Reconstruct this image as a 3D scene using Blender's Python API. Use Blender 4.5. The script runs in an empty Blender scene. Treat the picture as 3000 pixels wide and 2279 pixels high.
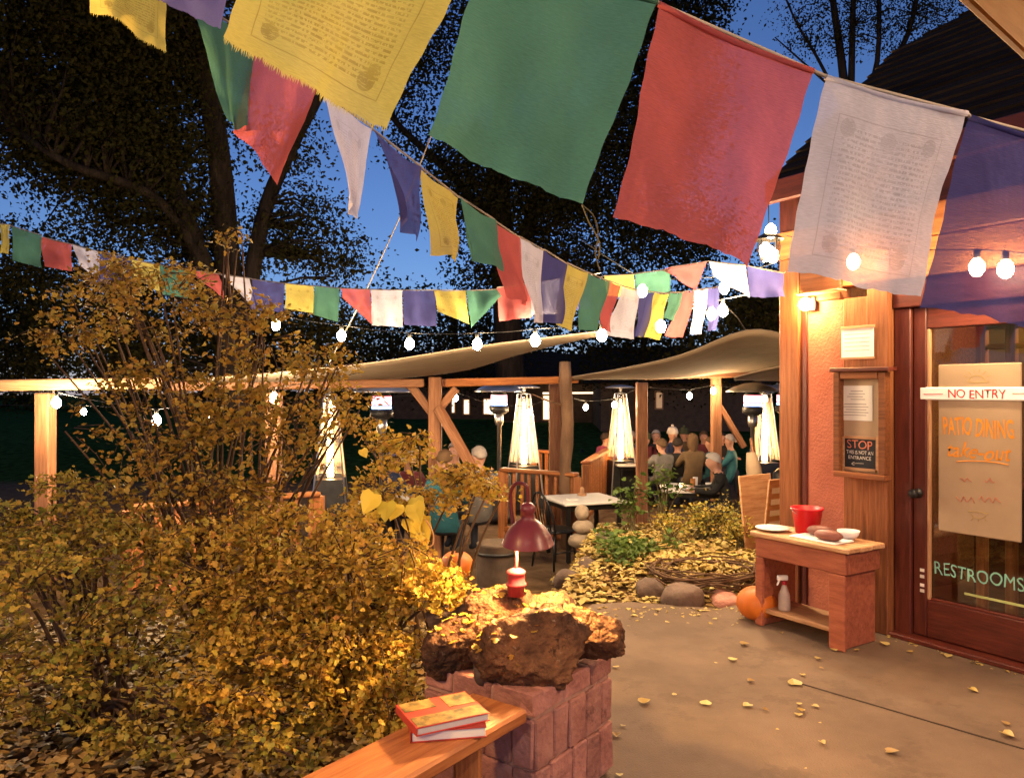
import bpy, bmesh, math, random
import numpy as np
from mathutils import Vector, Matrix, Quaternion

random.seed(7); RNG = np.random.default_rng(11)
SC = bpy.context.scene
COL = SC.collection
F = 2250.0; CX = 1500.0; CY = 1139.5; EYE = 1.6      # photograph pixels, focal length, eye height

# ------------------------------------------------------------ camera, sky, exposure
cam_d = bpy.data.cameras.new('camera'); cam = bpy.data.objects.new('camera', cam_d); COL.objects.link(cam)
cam.location = (0, 0, EYE); cam.rotation_euler = (math.radians(90), 0, 0)
cam_d.sensor_width = 36; cam_d.lens = 36 * F / 3000; cam_d.clip_end = 600; cam_d.clip_start = 0.05
SC.camera = cam
SC.view_settings.view_transform = 'Standard'; SC.view_settings.look = 'None'
SC.view_settings.exposure = 0.0; SC.view_settings.gamma = 1.0
SC.cycles.use_denoising = True
SC.cycles.max_bounces = 6; SC.cycles.transparent_max_bounces = 12
SC.cycles.sample_clamp_indirect = 4.0
SC.cycles.caustics_reflective = False; SC.cycles.caustics_refractive = False
W = bpy.data.worlds.new('World'); SC.world = W; W.use_nodes = True
wn = W.node_tree.nodes; wl = W.node_tree.links
sky = wn.new('ShaderNodeTexSky'); sky.sky_type = 'NISHITA'; sky.sun_disc = False
sky.sun_elevation = math.radians(14.0); sky.sun_rotation = math.radians(180)
sky.air_density = 1.0; sky.dust_density = 0.2; sky.ozone_density = 8.0
tint = wn.new('ShaderNodeMix'); tint.data_type = 'RGBA'; tint.blend_type = 'MULTIPLY'; tint.inputs[0].default_value = 1.0
tint.inputs[7].default_value = (1.6, 1.02, 1.0, 1)                 # the cold white balance of the dusk
wl.new(sky.outputs[0], tint.inputs[6]); wl.new(tint.outputs[2], wn['Background'].inputs[0])
wn['Background'].inputs[1].default_value = 0.105

# ------------------------------------------------------------ helpers
WM = {}
def V(*a): return Vector(a)
def at(px, py, d): return Vector(((px - CX) / F * d, d, EYE - (py - CY) / F * d))
def onz(px, py, z=0.0):
    d = (EYE - z) * F / (py - CY); return at(px, py, d)
def obj(name, me, m=None, parent=None, M=None):
    o = bpy.data.objects.new(name, me); COL.objects.link(o)
    if m is not None and len(me.materials) == 0: me.materials.append(m)
    M = M or Matrix.Identity(4)
    o.matrix_basis = M; WM[o] = M
    if parent is not None:
        o.parent = parent; o.matrix_parent_inverse = WM[parent].inverted()
    return o
def tag(o, label=None, cat=None, group=None, kind=None):
    if label: o['label'] = label
    if cat: o['category'] = cat
    if group: o['group'] = group
    if kind: o['kind'] = kind
    return o
def thing(name, label, cat, loc=(0, 0, 0), rz=0.0, group=None):
    o = bpy.data.objects.new(name, None); COL.objects.link(o); o.empty_display_size = 0.1
    M = Matrix.Translation(loc) @ Matrix.Rotation(rz, 4, 'Z')
    o.matrix_basis = M; WM[o] = M
    return tag(o, label, cat, group)
def copy_tree(o, parent=None, M=None):
    c = o.copy(); COL.objects.link(c)
    if parent is not None: c.parent = parent
    if M is not None: c.matrix_basis = M; WM[c] = M
    for ch in list(o.children): copy_tree(ch, c)
    return c
def mesh(name, vs, fs, smooth=False):
    me = bpy.data.meshes.new(name)
    me.from_pydata([tuple(v) for v in vs], [], fs)
    if smooth: me.polygons.foreach_set('use_smooth', [True] * len(me.polygons))
    me.update(); return me
def bm_mesh(name, bm, smooth=False):
    me = bpy.data.meshes.new(name); bm.to_mesh(me); bm.free()
    if smooth: me.polygons.foreach_set('use_smooth', [True] * len(me.polygons))
    return me
def frame(o, x, y, z):
    M = Matrix.Identity(4)
    for i, a in enumerate((x, y, z)):
        for k in range(3): M[k][i] = a[k]
    for k in range(3): M[k][3] = o[k]
    return M
def box_me(sx, sy, sz, bev=0.006, jit=0.0):
    bm = bmesh.new(); bmesh.ops.create_cube(bm, size=1.0)
    bmesh.ops.scale(bm, vec=(sx, sy, sz), verts=bm.verts)
    if jit:
        for v in bm.verts: v.co += Vector([random.uniform(-jit, jit) for _ in range(3)])
    if bev: bmesh.ops.bevel(bm, geom=list(bm.edges), offset=min(bev, 0.45 * min(sx, sy, sz)), segments=1, affect='EDGES')
    return bm_mesh('box', bm)
def box(name, c, size, m, parent=None, rz=0.0, bev=0.006, jit=0.0):
    return obj(name, box_me(*size, bev, jit), m, parent, Matrix.Translation(c) @ Matrix.Rotation(rz, 4, 'Z'))
def beam(name, p0, p1, w, h, m, parent=None, bev=0.008, jit=0.0):
    p0, p1 = Vector(p0), Vector(p1); x = (p1 - p0); L = x.length; x.normalize()
    up = Vector((0, 0, 1)) if abs(x.z) < 0.9 else Vector((0, 1, 0))
    y = up.cross(x).normalized(); z = x.cross(y)
    return obj(name, box_me(L, w, h, bev, jit), m, parent, frame((p0 + p1) / 2, x, y, z))
def lathe_me(prof, n=20, smooth=True, cap=True):
    vs = []; fs = []
    for r, z in prof:
        for k in range(n):
            a = 2 * math.pi * k / n; vs.append((r * math.cos(a), r * math.sin(a), z))
    for i in range(len(prof) - 1):
        for k in range(n):
            a = i * n + k; b = i * n + (k + 1) % n
            fs.append((a, b, b + n, a + n))
    if cap:
        if prof[0][0] > 1e-5: fs.append(tuple(range(n))[::-1])
        if prof[-1][0] > 1e-5: fs.append(tuple((len(prof) - 1) * n + k for k in range(n)))
    return mesh('lathe', vs, fs, smooth)
def tube_geo(pts, rad, n=6, vs=None, fs=None):
    vs = [] if vs is None else vs; fs = [] if fs is None else fs
    pts = [Vector(p) for p in pts]
    if not hasattr(rad, '__len__'): rad = [rad] * len(pts)
    prev = None; base = len(vs)
    for i, p in enumerate(pts):
        t = (pts[min(i + 1, len(pts) - 1)] - pts[max(i - 1, 0)])
        t = t.normalized() if t.length > 1e-9 else Vector((0, 0, 1))
        if prev is None:
            a = Vector((1, 0, 0)) if abs(t.x) < 0.8 else Vector((0, 1, 0))
            s = t.cross(a).normalized()
        else: s = (prev - t * prev.dot(t)).normalized()
        prev = s; b = t.cross(s)
        for k in range(n):
            an = 2 * math.pi * k / n
            vs.append(tuple(p + (s * math.cos(an) + b * math.sin(an)) * rad[i]))
    for i in range(len(pts) - 1):
        for k in range(n):
            a = base + i * n + k; c = base + i * n + (k + 1) % n
            fs.append((a, c, c + n, a + n))
    fs.append(tuple(base + k for k in range(n))[::-1])
    e = base + (len(pts) - 1) * n
    fs.append(tuple(e + k for k in range(n)))
    return vs, fs
def tube(name, pts, rad, m, parent=None, n=8):
    vs, fs = tube_geo(pts, rad, n)
    return obj(name, mesh(name, vs, fs, True), m, parent)
def smooth_path(pts, k=6):
    P = [Vector(p) for p in pts]; out = []
    for i in range(len(P) - 1):
        a = P[max(i - 1, 0)]; b = P[i]; c = P[i + 1]; d = P[min(i + 2, len(P) - 1)]
        for j in range(k):
            t = j / k
            out.append(0.5 * ((2 * b) + (c - a) * t + (2 * a - 5 * b + 4 * c - d) * t * t + (3 * b - a - 3 * c + d) * t ** 3))
    out.append(P[-1]); return out
def blob_me(r, seed, amp=0.18, sub=3, sq=(1, 1, 1), freq=1.6, flat=0.0, cuts=0):
    bm = bmesh.new(); bmesh.ops.create_icosphere(bm, subdivisions=sub, radius=1.0)
    from mathutils import noise
    off = Vector((seed * 3.1, seed * 1.7, seed * 5.3))
    rr = random.Random(seed); pl = []
    for _ in range(cuts):
        pn = Vector((rr.gauss(0, 1), rr.gauss(0, 1), rr.gauss(0, 0.8))).normalized(); pl.append((pn, rr.uniform(0.52, 0.85)))
    for v in bm.verts:
        n = v.co.normalized()
        for pn, pd in pl:
            e = v.co.dot(pn) - pd
            if e > 0: v.co -= pn * e * 0.93
        if cuts:
            nn = v.co.copy()
            q = nn * (1 + amp * 0.25 * noise.noise(nn * 2.2 + off) + amp * 0.16 * noise.noise(nn * 6 + off) + amp * 0.13 * noise.noise(nn * 13 + off) + amp * 0.07 * noise.noise(nn * 28 + off))
            v.co = Vector((q.x * r * sq[0], q.y * r * sq[1], q.z * r * sq[2])) * 1.2; continue
        k = 1 + amp * noise.noise(n * freq + off) + amp * 0.4 * noise.noise(n * freq * 3 + off) + amp * 0.18 * noise.noise(n * freq * 8 + off)
        q = n * k
        if flat:
            for ax in range(3): q[ax] = math.copysign(abs(q[ax]) ** (1 - flat), q[ax])
        v.co = Vector((q.x * r * sq[0], q.y * r * sq[1], q.z * r * sq[2]))
    return bm_mesh('blob', bm, True)

# ------------------------------------------------------------ materials
def newmat(name):
    m = bpy.data.materials.new(name); m.use_nodes = True
    return m, m.node_tree.nodes, m.node_tree.links, m.node_tree.nodes['Principled BSDF']
def pm(name, c1, c2=None, rough=0.7, scale=6.0, stretch=(1, 1, 1), bump=0.0, bscale=None, metal=0.0, detail=5.0, coord='Object', spec=0.35, lo=0.35, hi=0.65, spots=None, bdist=0.02):
    m, n, l, b = newmat(name)
    b.inputs['Roughness'].default_value = rough; b.inputs['Metallic'].default_value = metal
    b.inputs['Specular IOR Level'].default_value = spec
    tc = n.new('ShaderNodeTexCoord'); mp = n.new('ShaderNodeMapping')
    l.new(tc.outputs[coord], mp.inputs[0]); mp.inputs['Scale'].default_value = stretch
    oi = n.new('ShaderNodeObjectInfo'); vm = n.new('ShaderNodeVectorMath'); vm.operation = 'ADD'
    mu = n.new('ShaderNodeMath'); mu.operation = 'MULTIPLY'; mu.inputs[1].default_value = 37.0
    l.new(oi.outputs['Random'], mu.inputs[0]); l.new(mp.outputs[0], vm.inputs[0]); l.new(mu.outputs[0], vm.inputs[1])
    nz = n.new('ShaderNodeTexNoise'); nz.inputs['Scale'].default_value = scale; nz.inputs['Detail'].default_value = detail
    nz.inputs['Roughness'].default_value = 0.62
    l.new(vm.outputs[0], nz.inputs['Vector'])
    cr = n.new('ShaderNodeValToRGB'); cr.color_ramp.elements[0].position = lo; cr.color_ramp.elements[1].position = hi
    c2 = c2 or tuple(x * 0.7 for x in c1)
    cr.color_ramp.elements[0].color = (*c2, 1); cr.color_ramp.elements[1].color = (*c1, 1)
    l.new(nz.outputs[0], cr.inputs[0])
    hs = n.new('ShaderNodeHueSaturation')
    mr = n.new('ShaderNodeMapRange'); mr.inputs[3].default_value = 0.8; mr.inputs[4].default_value = 1.2
    l.new(oi.outputs['Random'], mr.inputs[0]); l.new(mr.outputs[0], hs.inputs['Value'])
    
    cout = cr.outputs[0]
    for (sc_, ss_, thr_, amt_) in (spots or ()):
        n3 = n.new('ShaderNodeTexNoise'); n3.inputs['Scale'].default_value = ss_; n3.inputs['Detail'].default_value = 7; n3.inputs['Roughness'].default_value = 0.7
        l.new(vm.outputs[0], n3.inputs['Vector'])
        r3 = n.new('ShaderNodeMapRange'); r3.inputs[1].default_value = thr_; r3.inputs[2].default_value = thr_ + 0.06; r3.inputs[4].default_value = amt_; l.new(n3.outputs[0], r3.inputs[0])
        mx3 = n.new('ShaderNodeMix'); mx3.data_type = 'RGBA'; l.new(r3.outputs[0], mx3.inputs[0]); l.new(cout, mx3.inputs[6]); mx3.inputs[7].default_value = (*sc_, 1); cout = mx3.outputs[2]
    l.new(cout, hs.inputs['Color']); l.new(hs.outputs[0], b.inputs['Base Color'])
    if bump:
        n2 = n.new('ShaderNodeTexNoise'); n2.inputs['Scale'].default_value = bscale or scale * 3; n2.inputs['Detail'].default_value = 6
        l.new(vm.outputs[0], n2.inputs['Vector'])
        bp = n.new('ShaderNodeBump'); bp.inputs['Strength'].default_value = bump; bp.inputs['Distance'].default_value = bdist
        l.new(n2.outputs[0], bp.inputs['Height']); l.new(bp.outputs[0], b.inputs['Normal'])
    return m
def emit(name, col, s):
    m, n, l, b = newmat(name)
    b.inputs['Base Color'].default_value = (*col, 1)
    b.inputs['Emission Color'].default_value = (*col, 1); b.inputs['Emission Strength'].default_value = s
    return m
def leafmat(name, cols, trans=0.35, rough=0.5, spec=0.25):
    m, n, l, b = newmat(name)
    g = n.new('ShaderNodeNewGeometry'); oi = n.new('ShaderNodeObjectInfo')
    ad = n.new('ShaderNodeMath'); ad.operation = 'ADD'; fr = n.new('ShaderNodeMath'); fr.operation = 'FRACT'
    l.new(g.outputs['Random Per Island'], ad.inputs[0]); l.new(oi.outputs['Random'], ad.inputs[1]); l.new(ad.outputs[0], fr.inputs[0])
    cr = n.new('ShaderNodeValToRGB'); e = cr.color_ramp.elements
    while len(e) < len(cols): e.new(0.5)
    for i, c in enumerate(cols): e[i].position = i / (len(cols) - 1); e[i].color = (*c, 1)
    l.new(fr.outputs[0], cr.inputs[0])
    l.new(cr.outputs[0], b.inputs['Base Color']); b.inputs['Roughness'].default_value = rough
    b.inputs['Specular IOR Level'].default_value = spec
    tr = n.new('ShaderNodeBsdfTranslucent'); l.new(cr.outputs[0], tr.inputs[0])
    mx = n.new('ShaderNodeMixShader'); mx.inputs[0].default_value = trans
    l.new(b.outputs[0], mx.inputs[1]); l.new(tr.outputs[0], mx.inputs[2])
    l.new(mx.outputs[0], n['Material Output'].inputs[0])
    return m
def cloth(name, col, sheer=0.12, print_col=None, border=False):
    """thin dyed cotton: diffuse + translucent + a little open weave; optional block print by UV"""
    m, n, l, b = newmat(name); n.remove(b)
    uv = n.new('ShaderNodeUVMap'); oi = n.new('ShaderNodeObjectInfo')
    nz = n.new('ShaderNodeTexNoise'); nz.inputs['Scale'].default_value = 3.0; nz.inputs['Detail'].default_value = 6
    l.new(uv.outputs[0], nz.inputs['Vector'])
    wv = n.new('ShaderNodeTexNoise'); wv.inputs['Scale'].default_value = 90; wv.inputs['Detail'].default_value = 2
    mpw = n.new('ShaderNodeMapping'); mpw.inputs['Scale'].default_value = (0.25, 1.6, 1); l.new(uv.outputs[0], mpw.inputs[0]); l.new(mpw.outputs[0], wv.inputs['Vector'])
    sm = n.new('ShaderNodeMath'); sm.operation = 'ADD'; l.new(nz.outputs[0], sm.inputs[0]); l.new(wv.outputs[0], sm.inputs[1])
    cr = n.new('ShaderNodeValToRGB'); cr.color_ramp.elements[0].position = 0.3; cr.color_ramp.elements[1].position = 0.7
    hf = n.new('ShaderNodeMath'); hf.operation = 'MULTIPLY'; hf.inputs[1].default_value = 0.5; l.new(sm.outputs[0], hf.inputs[0]); l.new(hf.outputs[0], cr.inputs[0])
    cr.color_ramp.elements[0].color = (*[c * 0.78 for c in col], 1); cr.color_ramp.elements[1].color = (*[min(1, c * 1.12) for c in col], 1)
    colout = cr.outputs[0]
    if print_col:
        sx = n.new('ShaderNodeSeparateXYZ'); l.new(uv.outputs[0], sx.inputs[0])
        def math_(op, a, bb):
            q = n.new('ShaderNodeMath'); q.operation = op
            for i, x in enumerate((a, bb)):
                if x is None: continue
                if isinstance(x, (int, float)): q.inputs[i].default_value = x
                else: l.new(x, q.inputs[i])
            return q.outputs[0]
        u, v = sx.outputs[0], sx.outputs[1]
        inu = math_('MULTIPLY', math_('GREATER_THAN', u, 0.17), math_('LESS_THAN', u, 0.84))
        inv = math_('MULTIPLY', math_('GREATER_THAN', v, 0.15), math_('LESS_THAN', v, 0.80))
        area = math_('MULTIPLY', inu, inv)
        row = math_('FRACT', math_('MULTIPLY', v, 34.0), None)
        rowm = math_('GREATER_THAN', row, 0.5)
        tn = n.new('ShaderNodeTexNoise'); tn.inputs['Scale'].default_value = 1.0; tn.inputs['Detail'].default_value = 1
        mp = n.new('ShaderNodeMapping'); mp.inputs['Scale'].default_value = (70, 34, 1); l.new(uv.outputs[0], mp.inputs[0]); l.new(mp.outputs[0], tn.inputs['Vector'])
        txt = math_('MULTIPLY', math_('MULTIPLY', rowm, math_('GREATER_THAN', tn.outputs[0], 0.47)), area)
        # frame line
        du = math_('ABSOLUTE', math_('SUBTRACT', u, 0.505), None); dv = math_('ABSOLUTE', math_('SUBTRACT', v, 0.475), None)
        mxx = math_('MAXIMUM', math_('DIVIDE', du, 0.375), math_('DIVIDE', dv, 0.375))
        ln = math_('LESS_THAN', math_('ABSOLUTE', math_('SUBTRACT', mxx, 1.0), None), 0.008)
        # round motifs in the corners and the head of the page
        mo = None
        for (cu, cv, rr) in ((0.5, 0.77, 0.055), (0.2, 0.79, 0.05), (0.8, 0.79, 0.05), (0.22, 0.17, 0.05), (0.78, 0.17, 0.05), (0.8, 0.235, 0.035)):
            dd = math_('ADD', math_('POWER', math_('ABSOLUTE', math_('SUBTRACT', u, cu), None), 2.0), math_('POWER', math_('ABSOLUTE', math_('SUBTRACT', v, cv), None), 2.0))
            q = math_('MULTIPLY', math_('LESS_THAN', dd, rr * rr), math_('GREATER_THAN', wv.outputs[0], 0.44))
            mo = q if mo is None else math_('MAXIMUM', mo, q)
        wear = n.new('ShaderNodeTexNoise'); wear.inputs['Scale'].default_value = 5; l.new(uv.outputs[0], wear.inputs['Vector'])
        ink = math_('MULTIPLY', math_('MAXIMUM', math_('MAXIMUM', math_('MULTIPLY', txt, 0.7), math_('MULTIPLY', ln, 0.8)), math_('MULTIPLY', mo, 0.8)), math_('MULTIPLY', wear.outputs[0], 1.05))
        mx = n.new('ShaderNodeMix'); mx.data_type = 'RGBA'; l.new(ink, mx.inputs[0]); l.new(cr.outputs[0], mx.inputs[6]); mx.inputs[7].default_value = (*print_col, 1)
        colout = mx.outputs[2]
    df = n.new('ShaderNodeBsdfDiffuse'); tr = n.new('ShaderNodeBsdfTranslucent'); tp = n.new('ShaderNodeBsdfTransparent')
    l.new(colout, df.inputs[0]); l.new(colout, tr.inputs[0])
    tint = tuple(0.45 + 0.55 * c for c in col); tp.inputs[0].default_value = (*tint, 1)
    fold = n.new('ShaderNodeTexNoise'); fold.inputs['Scale'].default_value = 2.2; fold.inputs['Detail'].default_value = 3; fold.inputs['Distortion'].default_value = 0.5
    ofs = n.new('ShaderNodeVectorMath'); ofs.operation = 'ADD'; l.new(uv.outputs[0], ofs.inputs[0]); ro = n.new('ShaderNodeMath'); ro.operation = 'MULTIPLY'; ro.inputs[1].default_value = 20; l.new(oi.outputs['Random'], ro.inputs[0]); l.new(ro.outputs[0], ofs.inputs[1]); l.new(ofs.outputs[0], fold.inputs['Vector'])
    b0 = n.new('ShaderNodeBump'); b0.inputs['Strength'].default_value = 0.3; b0.inputs['Distance'].default_value = 0.06; l.new(fold.outputs[0], b0.inputs['Height'])
    bp = n.new('ShaderNodeBump'); bp.inputs['Strength'].default_value = 0.3; bp.inputs['Distance'].default_value = 0.004
    l.new(wv.outputs[0], bp.inputs['Height']); l.new(b0.outputs[0], bp.inputs['Normal']); l.new(bp.outputs[0], df.inputs['Normal'])
    m1 = n.new('ShaderNodeMixShader'); m1.inputs[0].default_value = 0.38; l.new(df.outputs[0], m1.inputs[1]); l.new(tr.outputs[0], m1.inputs[2])
    m2 = n.new('ShaderNodeMixShader'); m2.inputs[0].default_value = sheer; l.new(m1.outputs[0], m2.inputs[1]); l.new(tp.outputs[0], m2.inputs[2])
    l.new(m2.outputs[0], n['Material Output'].inputs[0])
    return m
def thin_glass(name, tint=(0.9, 0.9, 0.88), refl=0.12):
    m, n, l, b = newmat(name); n.remove(b)
    tp = n.new('ShaderNodeBsdfTransparent'); tp.inputs[0].default_value = (*tint, 1)
    gl = n.new('ShaderNodeBsdfGlossy'); gl.inputs['Roughness'].default_value = 0.03
    lw = n.new('ShaderNodeLayerWeight'); lw.inputs[0].default_value = 0.35
    ad = n.new('ShaderNodeMath'); ad.operation = 'MULTIPLY_ADD'; ad.inputs[1].default_value = 0.7; ad.inputs[2].default_value = refl * 0.5
    l.new(lw.outputs['Fresnel'], ad.inputs[0])
    mx = n.new('ShaderNodeMixShader'); l.new(ad.outputs[0], mx.inputs[0]); l.new(tp.outputs[0], mx.inputs[1]); l.new(gl.outputs[0], mx.inputs[2])
    l.new(mx.outputs[0], n['Material Output'].inputs[0]); return m

MT = {}
MT['wood'] = pm('pine_wood', (0.29, 0.125, 0.055), (0.165, 0.066, 0.027), 0.6, 3.0, (1.2, 14, 14), 0.15, 6)
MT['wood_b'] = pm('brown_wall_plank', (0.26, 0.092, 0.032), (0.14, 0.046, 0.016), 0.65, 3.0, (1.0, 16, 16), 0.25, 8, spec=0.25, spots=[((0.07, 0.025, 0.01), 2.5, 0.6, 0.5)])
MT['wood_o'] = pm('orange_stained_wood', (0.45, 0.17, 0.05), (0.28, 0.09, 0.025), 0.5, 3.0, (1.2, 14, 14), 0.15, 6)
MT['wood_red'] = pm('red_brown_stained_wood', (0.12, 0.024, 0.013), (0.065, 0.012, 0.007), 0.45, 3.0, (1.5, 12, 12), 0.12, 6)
MT['wood_bench'] = pm('weathered_red_bench_wood', (0.40, 0.12, 0.06), (0.26, 0.07, 0.035), 0.6, 3.0, (1.5, 9, 9), 0.25, 5)
MT['wood_top'] = pm('pale_worn_wood', (0.52, 0.30, 0.15), (0.36, 0.17, 0.075), 0.6, 3.0, (1.5, 12, 12), 0.15, 5)
MT['log'] = pm('bark_log', (0.26, 0.15, 0.08), (0.12, 0.065, 0.035), 0.85, 5.0, (1, 1, 0.25), 0.5, 14)
MT['stucco'] = pm('salmon_stucco', (0.47, 0.155, 0.095), (0.40, 0.125, 0.075), 0.9, 5.0, (1, 1, 1), 0.35, 60)
MT['brick'] = pm('pink_brick', (0.45, 0.215, 0.16), (0.29, 0.125, 0.095), 0.95, 7.0, (1, 1, 1), 0.8, 30, spec=0.2, spots=[((0.36, 0.24, 0.18), 16, 0.6, 0.5), ((0.10, 0.045, 0.035), 9, 0.6, 0.6)])
MT['mortar'] = pm('grey_mortar', (0.36, 0.21, 0.15), (0.27, 0.15, 0.11), 0.95, 9.0, (1, 1, 1), 0.5, 40)
MT['stone'] = pm('lichened_stone', (0.25, 0.115, 0.05), (0.055, 0.028, 0.017), 0.95, 7.0, (1, 1, 1), 1.0, 26, lo=0.36, hi=0.7, detail=12, spec=0.2, bdist=0.05, spots=[((0.30, 0.25, 0.19), 24, 0.62, 0.7), ((0.02, 0.013, 0.01), 14, 0.60, 0.8), ((0.26, 0.13, 0.03), 9, 0.62, 0.6)])
MT['stone_d'] = pm('grey_brown_stone', (0.15, 0.10, 0.075), (0.07, 0.045, 0.033), 0.9, 5.0, (1, 1, 1), 0.7, 20, detail=8)
MT['concrete'] = pm('tan_concrete', (0.235, 0.155, 0.104), (0.145, 0.095, 0.064), 0.8, 1.4, (1, 1, 1), 0.35, 110, detail=11, spec=0.25, spots=[((0.10, 0.064, 0.043), 3.2, 0.56, 0.35), ((0.30, 0.21, 0.15), 60, 0.64, 0.5), ((0.07, 0.045, 0.03), 85, 0.66, 0.6)])
MT['soil'] = pm('dark_soil', (0.05, 0.03, 0.016), (0.022, 0.014, 0.008), 0.95, 3.0, (1, 1, 1), 0.6, 20)
MT['black'] = pm('black_paint', (0.012, 0.011, 0.010), (0.008, 0.008, 0.008), 0.35)
MT['galv'] = pm('pale_wire', (0.62, 0.55, 0.46), (0.55, 0.48, 0.40), 0.6)
MT['steel'] = pm('stainless_steel', (0.55, 0.54, 0.52), (0.45, 0.44, 0.42), 0.3, metal=0.9)
MT['dkmetal'] = pm('dark_metal', (0.05, 0.048, 0.045), (0.03, 0.03, 0.03), 0.45, metal=0.5)
MT['lampred'] = pm('maroon_enamel', (0.16, 0.03, 0.035), (0.12, 0.022, 0.027), 0.35)
MT['lamppink'] = pm('red_pipe_enamel', (0.45, 0.05, 0.06), (0.35, 0.035, 0.045), 0.4)
MT['paper'] = pm('white_paper', (0.8, 0.76, 0.68), (0.74, 0.70, 0.62), 0.8)
MT['cream'] = pm('cream_board', (0.33, 0.235, 0.145), (0.28, 0.195, 0.12), 0.8, 3.0)
MT['white'] = pm('white_glaze', (0.75, 0.73, 0.70), (0.68, 0.66, 0.63), 0.4)
MT['pumpkin'] = pm('orange_pumpkin_skin', (0.62, 0.17, 0.02), (0.42, 0.10, 0.012), 0.5, 5.0, (1, 1, 0.4), 0.1)
MT['stem'] = pm('green_brown_stem', (0.14, 0.12, 0.05), (0.08, 0.06, 0.025), 0.8)
MT['twig'] = pm('brown_twig', (0.11, 0.06, 0.03), (0.06, 0.03, 0.015), 0.85)
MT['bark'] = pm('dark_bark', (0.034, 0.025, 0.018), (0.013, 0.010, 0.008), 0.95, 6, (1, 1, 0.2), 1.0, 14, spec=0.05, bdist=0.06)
MT['sail'] = pm('tan_shade_cloth', (0.29, 0.215, 0.145), (0.25, 0.185, 0.122), 0.95, 5.0)
MT['rope'] = pm('pale_rope', (0.35, 0.3, 0.24), None, 0.9)
MT['cable'] = pm('black_cable', (0.015, 0.014, 0.013), None, 0.6)
MT['roof'] = pm('dark_shingle', (0.042, 0.030, 0.021), (0.02, 0.014, 0.010), 0.95, 5.0, (0.4, 6, 1), 0.5, 30, spec=0.03)
MT['soffit'] = pm('soffit_board', (0.36, 0.20, 0.075), (0.28, 0.15, 0.055), 0.7, 3.0, (1.2, 14, 14), 0.1)
MT['inside'] = pm('indoor_wall', (0.20, 0.12, 0.06), (0.16, 0.09, 0.045), 0.8, 2.0)
MT['glass'] = thin_glass('door_glass')
MT['clear'] = thin_glass('clear_glass', (0.95, 0.95, 0.93), 0.08)
MT['chalk'] = pm('chalkboard', (0.02, 0.022, 0.03), (0.014, 0.016, 0.022), 0.8)
MT['grass'] = pm('lawn', (0.045, 0.075, 0.02), (0.02, 0.035, 0.01), 0.95, 8.0)
MT['bulb'] = emit('warm_bulb', (1.0, 0.70, 0.38), 480)
MT['bulb_hot'] = emit('bright_bulb', (1.0, 0.74, 0.44), 1500)
MT['bulb_dim'] = emit('dim_candle_bulb', (1.0, 0.70, 0.38), 60)
MT['flame'] = emit('heater_flame', (1.0, 0.50, 0.17), 110)
MT['coil'] = emit('pink_heater_glow', (1.0, 0.25, 0.32), 4)
MT['coilb'] = emit('blue_heater_glow', (0.25, 0.45, 1.0), 4)
MT['winlit'] = emit('lit_window', (1.0, 0.78, 0.5), 2.0)
# ------------------------------------------------------------ ground
def sstep(a, b, x): t = np.clip((x - a) / (b - a), 0, 1); return t * t * (3 - 2 * t)
PATIO_Z = -0.55
def ground_h(x, y):
    x = np.asarray(x, float); y = np.asarray(y, float)
    bed = sstep(0.35, 1.0, x)
    st = 6.0 + bed * 2.2; wd = 2.3 - bed * 0.9
    drop = sstep(0, 1, (y - st) / wd) * PATIO_Z
    mound = 0.16 * bed * sstep(5.7, 6.6, y) * (1 - sstep(8.2, 9.2, y)) * (1 - sstep(3.0, 4.5, x))
    left = 0.07 * sstep(-0.25, -0.8, x) * (1 - sstep(5, 6.5, y)) * sstep(1.5, 2.5, y)
    rise = sstep(18, 31, y) * 0.9
    bump = 0.012 * np.sin(x * 5.1 + 1.3 * np.sin(y * 3.7)) * np.sin(y * 4.3) * sstep(5.8, 6.5, y)
    return -0.04 + drop + mound + left + rise + bump + (x < -0.2) * 0.0
xs = np.concatenate([np.linspace(-90, -8, 16), np.linspace(-7, 7, 71), np.linspace(8, 90, 16)])
ys = np.concatenate([np.linspace(-6, 2, 9), np.linspace(2.2, 12, 50), np.linspace(12.5, 40, 30), np.linspace(45, 300, 12)])
gx, gy = np.meshgrid(xs, ys); gz = ground_h(gx, gy)
nx = len(xs); gv = np.stack([gx.ravel(), gy.ravel(), gz.ravel()], 1)
gf = [(j * nx + i, j * nx + i + 1, (j + 1) * nx + i + 1, (j + 1) * nx + i) for j in range(len(ys) - 1) for i in range(nx - 1)]
m, n, l, b = newmat('ground_soil_patio_lawn'); b.inputs['Roughness'].default_value = 1.0; b.inputs['Specular IOR Level'].default_value = 0.0
tc = n.new('ShaderNodeTexCoord'); sx = n.new('ShaderNodeSeparateXYZ'); l.new(tc.outputs['Object'], sx.inputs[0])
nz = n.new('ShaderNodeTexNoise'); nz.inputs['Scale'].default_value = 5; nz.inputs['Detail'].default_value = 8; l.new(tc.outputs['Object'], nz.inputs['Vector'])
def ramp2(c1, c2):
    r = n.new('ShaderNodeValToRGB'); r.color_ramp.elements[0].color = (*c1, 1); r.color_ramp.elements[1].color = (*c2, 1)
    r.color_ramp.elements[0].position = 0.35; r.color_ramp.elements[1].position = 0.65; l.new(nz.outputs[0], r.inputs[0]); return r.outputs[0]
c_soil = ramp2((0.05, 0.028, 0.014), (0.12, 0.07, 0.033)); c_pat = ramp2((0.11, 0.07, 0.042), (0.16, 0.105, 0.065)); c_grass = ramp2((0.02, 0.04, 0.01), (0.05, 0.09, 0.022))
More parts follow.
